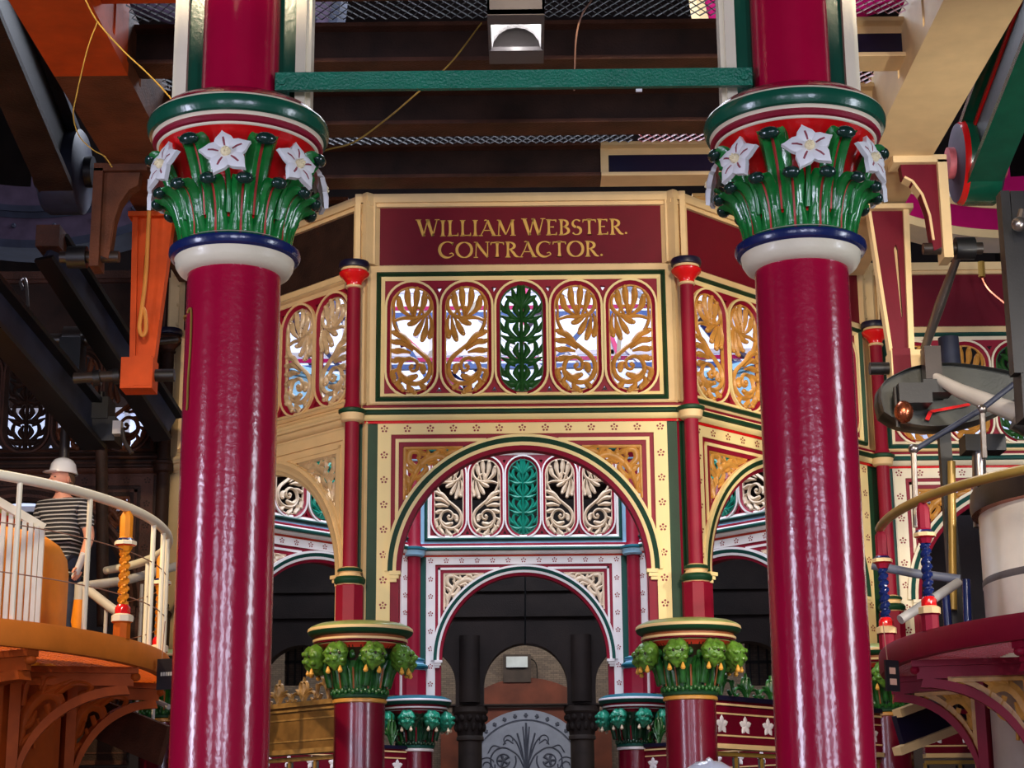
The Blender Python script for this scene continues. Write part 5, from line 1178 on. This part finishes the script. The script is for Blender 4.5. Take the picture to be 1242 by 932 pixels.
for i in range(46):
    x = -3.3+i*.145; b = MB(); a = rs.uniform(-1.1, 1.1); z = rs.uniform(6.9, 8.3); b.bar((x-a*.4, rs.uniform(-.3, .3), z-.4), (x+a*.4, rs.uniform(-.3, .3), z+.4), .05, rs.uniform(.03, .12), ('strut_blue', 'inner_white', 'strut_pink', 'steel_dull', 'purple_grey', 'navy', 'inner_white')[i % 7], (0, 1, 0)); b.build('strut', t)
b = MB()
for z in (7.3, 7.95): b.bar((-3.4, 0, z), (3.4, 0, z), .06, .07, 'strut_blue', (0, 1, 0)); b.bar((-3.4, .1, z+.12), (3.4, .1, z+.12), .05, .03, 'magenta_gloss', (0, 1, 0))
b.build('rail', t)
def small_window(n, px0, px1, py0, py1, Y):
    p, q = at(px0, py1, Y), at(px1, py0, Y); b = MB(); b.box(p.x, q.x, Y, Y+.05, p.z, q.z, 'brick')
    for k in range(3): x = p.x+(q.x-p.x)*(k+.5)/3; b.box(x-.012, x+.012, Y-.06, Y-.03, p.z, q.z, 'iron_black')
    b.box(p.x, q.x, Y-.06, Y-.03, (p.z+q.z)/2-.02, (p.z+q.z)/2+.02, 'iron_black'); struct(b.build('window_%d' % n))
small_window(7, 345, 372, 776, 832, 26); small_window(8, 905, 934, 776, 832, 26)
# wall shafts the notices and hall need: dark partition behind the engines
shell('wall_engine_left', -8, -3.35, 19.9, 20.1, 0, 5.2, 'hall_dark'); shell('wall_engine_right', 3.35, 8, 19.9, 20.1, 0, 5.2, 'hall_dark')
t = thing('stair_stringer', 'brown iron stair string slanting below the orange gallery bracket', 'stair')
b = MB(); b.bar(at(110, 868, 13.6), at(200, 905, 13.2), .05, .28, 'rust_brown'); b.build('string', t); b = MB(); b.tube([at(150, 832, 13.6), at(205, 858, 13.2)], .02, 'grey_rail', 8); b.build('handrail', t)
t = thing('stair_stringer', 'navy and cream stair string slanting up below the crimson gallery', 'stair')
b = MB(); b.bar(at(1090, 890, 13.8), at(1185, 852, 14.2), .05, .26, 'navy_dark'); b.build('string', t)
b = MB(); b.bar(at(1088, 866, 13.75), at(1185, 830, 14.15), .09, .06, 'cream'); b.bar(at(1088, 912, 13.75), at(1185, 874, 14.15), .09, .06, 'cream'); b.build('edge_strip', t)

# ------------------------------------------------------------------ light
def area(name, loc, target, sx, sy, power, col):
    l = bpy.data.lights.new(name, 'AREA'); l.shape = 'RECTANGLE'; l.size = sx; l.size_y = sy; l.energy = power; l.color = col
    o = bpy.data.objects.new(name, l); COL.objects.link(o); o.location = loc
    o.rotation_euler = (Vector(target)-Vector(loc)).to_track_quat('-Z', 'Y').to_euler(); return o
def spot(name, loc, target, power, col, ang, r=.15, blend=.6):
    l = bpy.data.lights.new(name, 'SPOT'); l.energy = power; l.color = col; l.spot_size = rad(ang); l.spot_blend = blend; l.shadow_soft_size = r
    o = bpy.data.objects.new(name, l); COL.objects.link(o); o.location = loc; o.rotation_euler = (Vector(target)-Vector(loc)).to_track_quat('-Z', 'Y').to_euler(); return o
DAY = (.80, .86, 1.); COOL = (.74, .77, 1.)
for (x, w) in W: area('window_daylight', (x, -6.85, 3.7), (x*.4, 8, 4.0), w, 3.7, 200 if x < -1 else 330, COOL)
area('side_window_daylight', (-7.8, 2.6, 3.0), (0, 7.5, 3.2), 1.1, 3.2, 360, COOL)
area('side_window_daylight', (7.8, 4.4, 3.7), (0, 8, 3.4), 1.0, 3.2, 230, DAY)
area('lantern_daylight', (0, 16.8, 11.5), (0, 16.9, 0), 4.5, 5, 800, DAY)
area('inside_daylight', (0, 14.6, 8.2), (0, 19.9, 4.6), 2.2, .8, 170, DAY)
area('hall_fill', (0, 27.2, 6.2), (0, 28.6, 2), 8, 1.2, 150, (1, .94, .86))  # unseen light added to lift the brick wall and doorway
area('hall_fill', (0, 22.5, 6.2), (0, 25, 3), 5, .8, 45, DAY)  # unseen fill added to brighten the dark arcade
spot('tungsten_lamp', (-1.6, 4.6, 6.6), (-.2, 13.5, 4.8), 1450, (1, .80, .54), 46)
spot('tungsten_lamp', (2.2, 4.6, 6.6), (.4, 13.5, 4.8), 1000, (1, .80, .54), 46)
spot('unseen_gallery_spot', (-4.6, 11.2, 6.2), (-4.0, 11.6, 2.4), 800, (1, .72, .40), 110, .03)
spot('unseen_gallery_spot', (-1.9, 8.4, 5.5), (-3.6, 12, 3.4), 170, (1, .85, .66), 60)  # added spot without a fixture, brightens the orange rim
spot('unseen_gallery_spot', (2.2, 8.6, 5.4), (3.6, 13, 4.6), 260, (1, .93, .85), 80)  # added spot without a fixture, fills the right engine
spot('unseen_gallery_spot', (6.2, 8.2, 5.2), (4.2, 12.3, 3.4), 900, (1, .92, .82), 60)  # fixtureless spot added to brighten the silver cylinder
spot('unseen_gallery_spot', (4.3, 8.6, 3.6), (2.8, 12.2, 6.6), 190, (1, .92, .8), 62)  # invented up-light for the underside of the cream girder
spot('unseen_gallery_spot', (2.75, 7.4, 4.0), (3.65, 11.5, 3.5), 260, (1, .94, .86), 20)  # narrow spot added to lift the front of the silver cylinder
l = bpy.data.lights.new('reflector_fill', 'POINT'); l.energy = 2.2; l.shadow_soft_size = .03; l.color = (1, .96, .93); o = bpy.data.objects.new('reflector_fill', l); COL.objects.link(o); o.location = (cx, 9.5, 6.165)  # point light added inside the unlit floodlight to brighten its reflector
w = bpy.data.worlds.new('world'); S.world = w; w.use_nodes = True; w.node_tree.nodes['Background'].inputs[0].default_value = (.6, .66, .8, 1); w.node_tree.nodes['Background'].inputs[1].default_value = .1
S.view_settings.view_transform = 'Standard'; S.view_settings.look = 'None'; S.view_settings.exposure = 0; S.view_settings.gamma = 1; S.view_settings.use_curve_mapping = False
S.cycles.use_denoising = True; S.cycles.max_bounces = 6; S.cycles.sample_clamp_indirect = 4
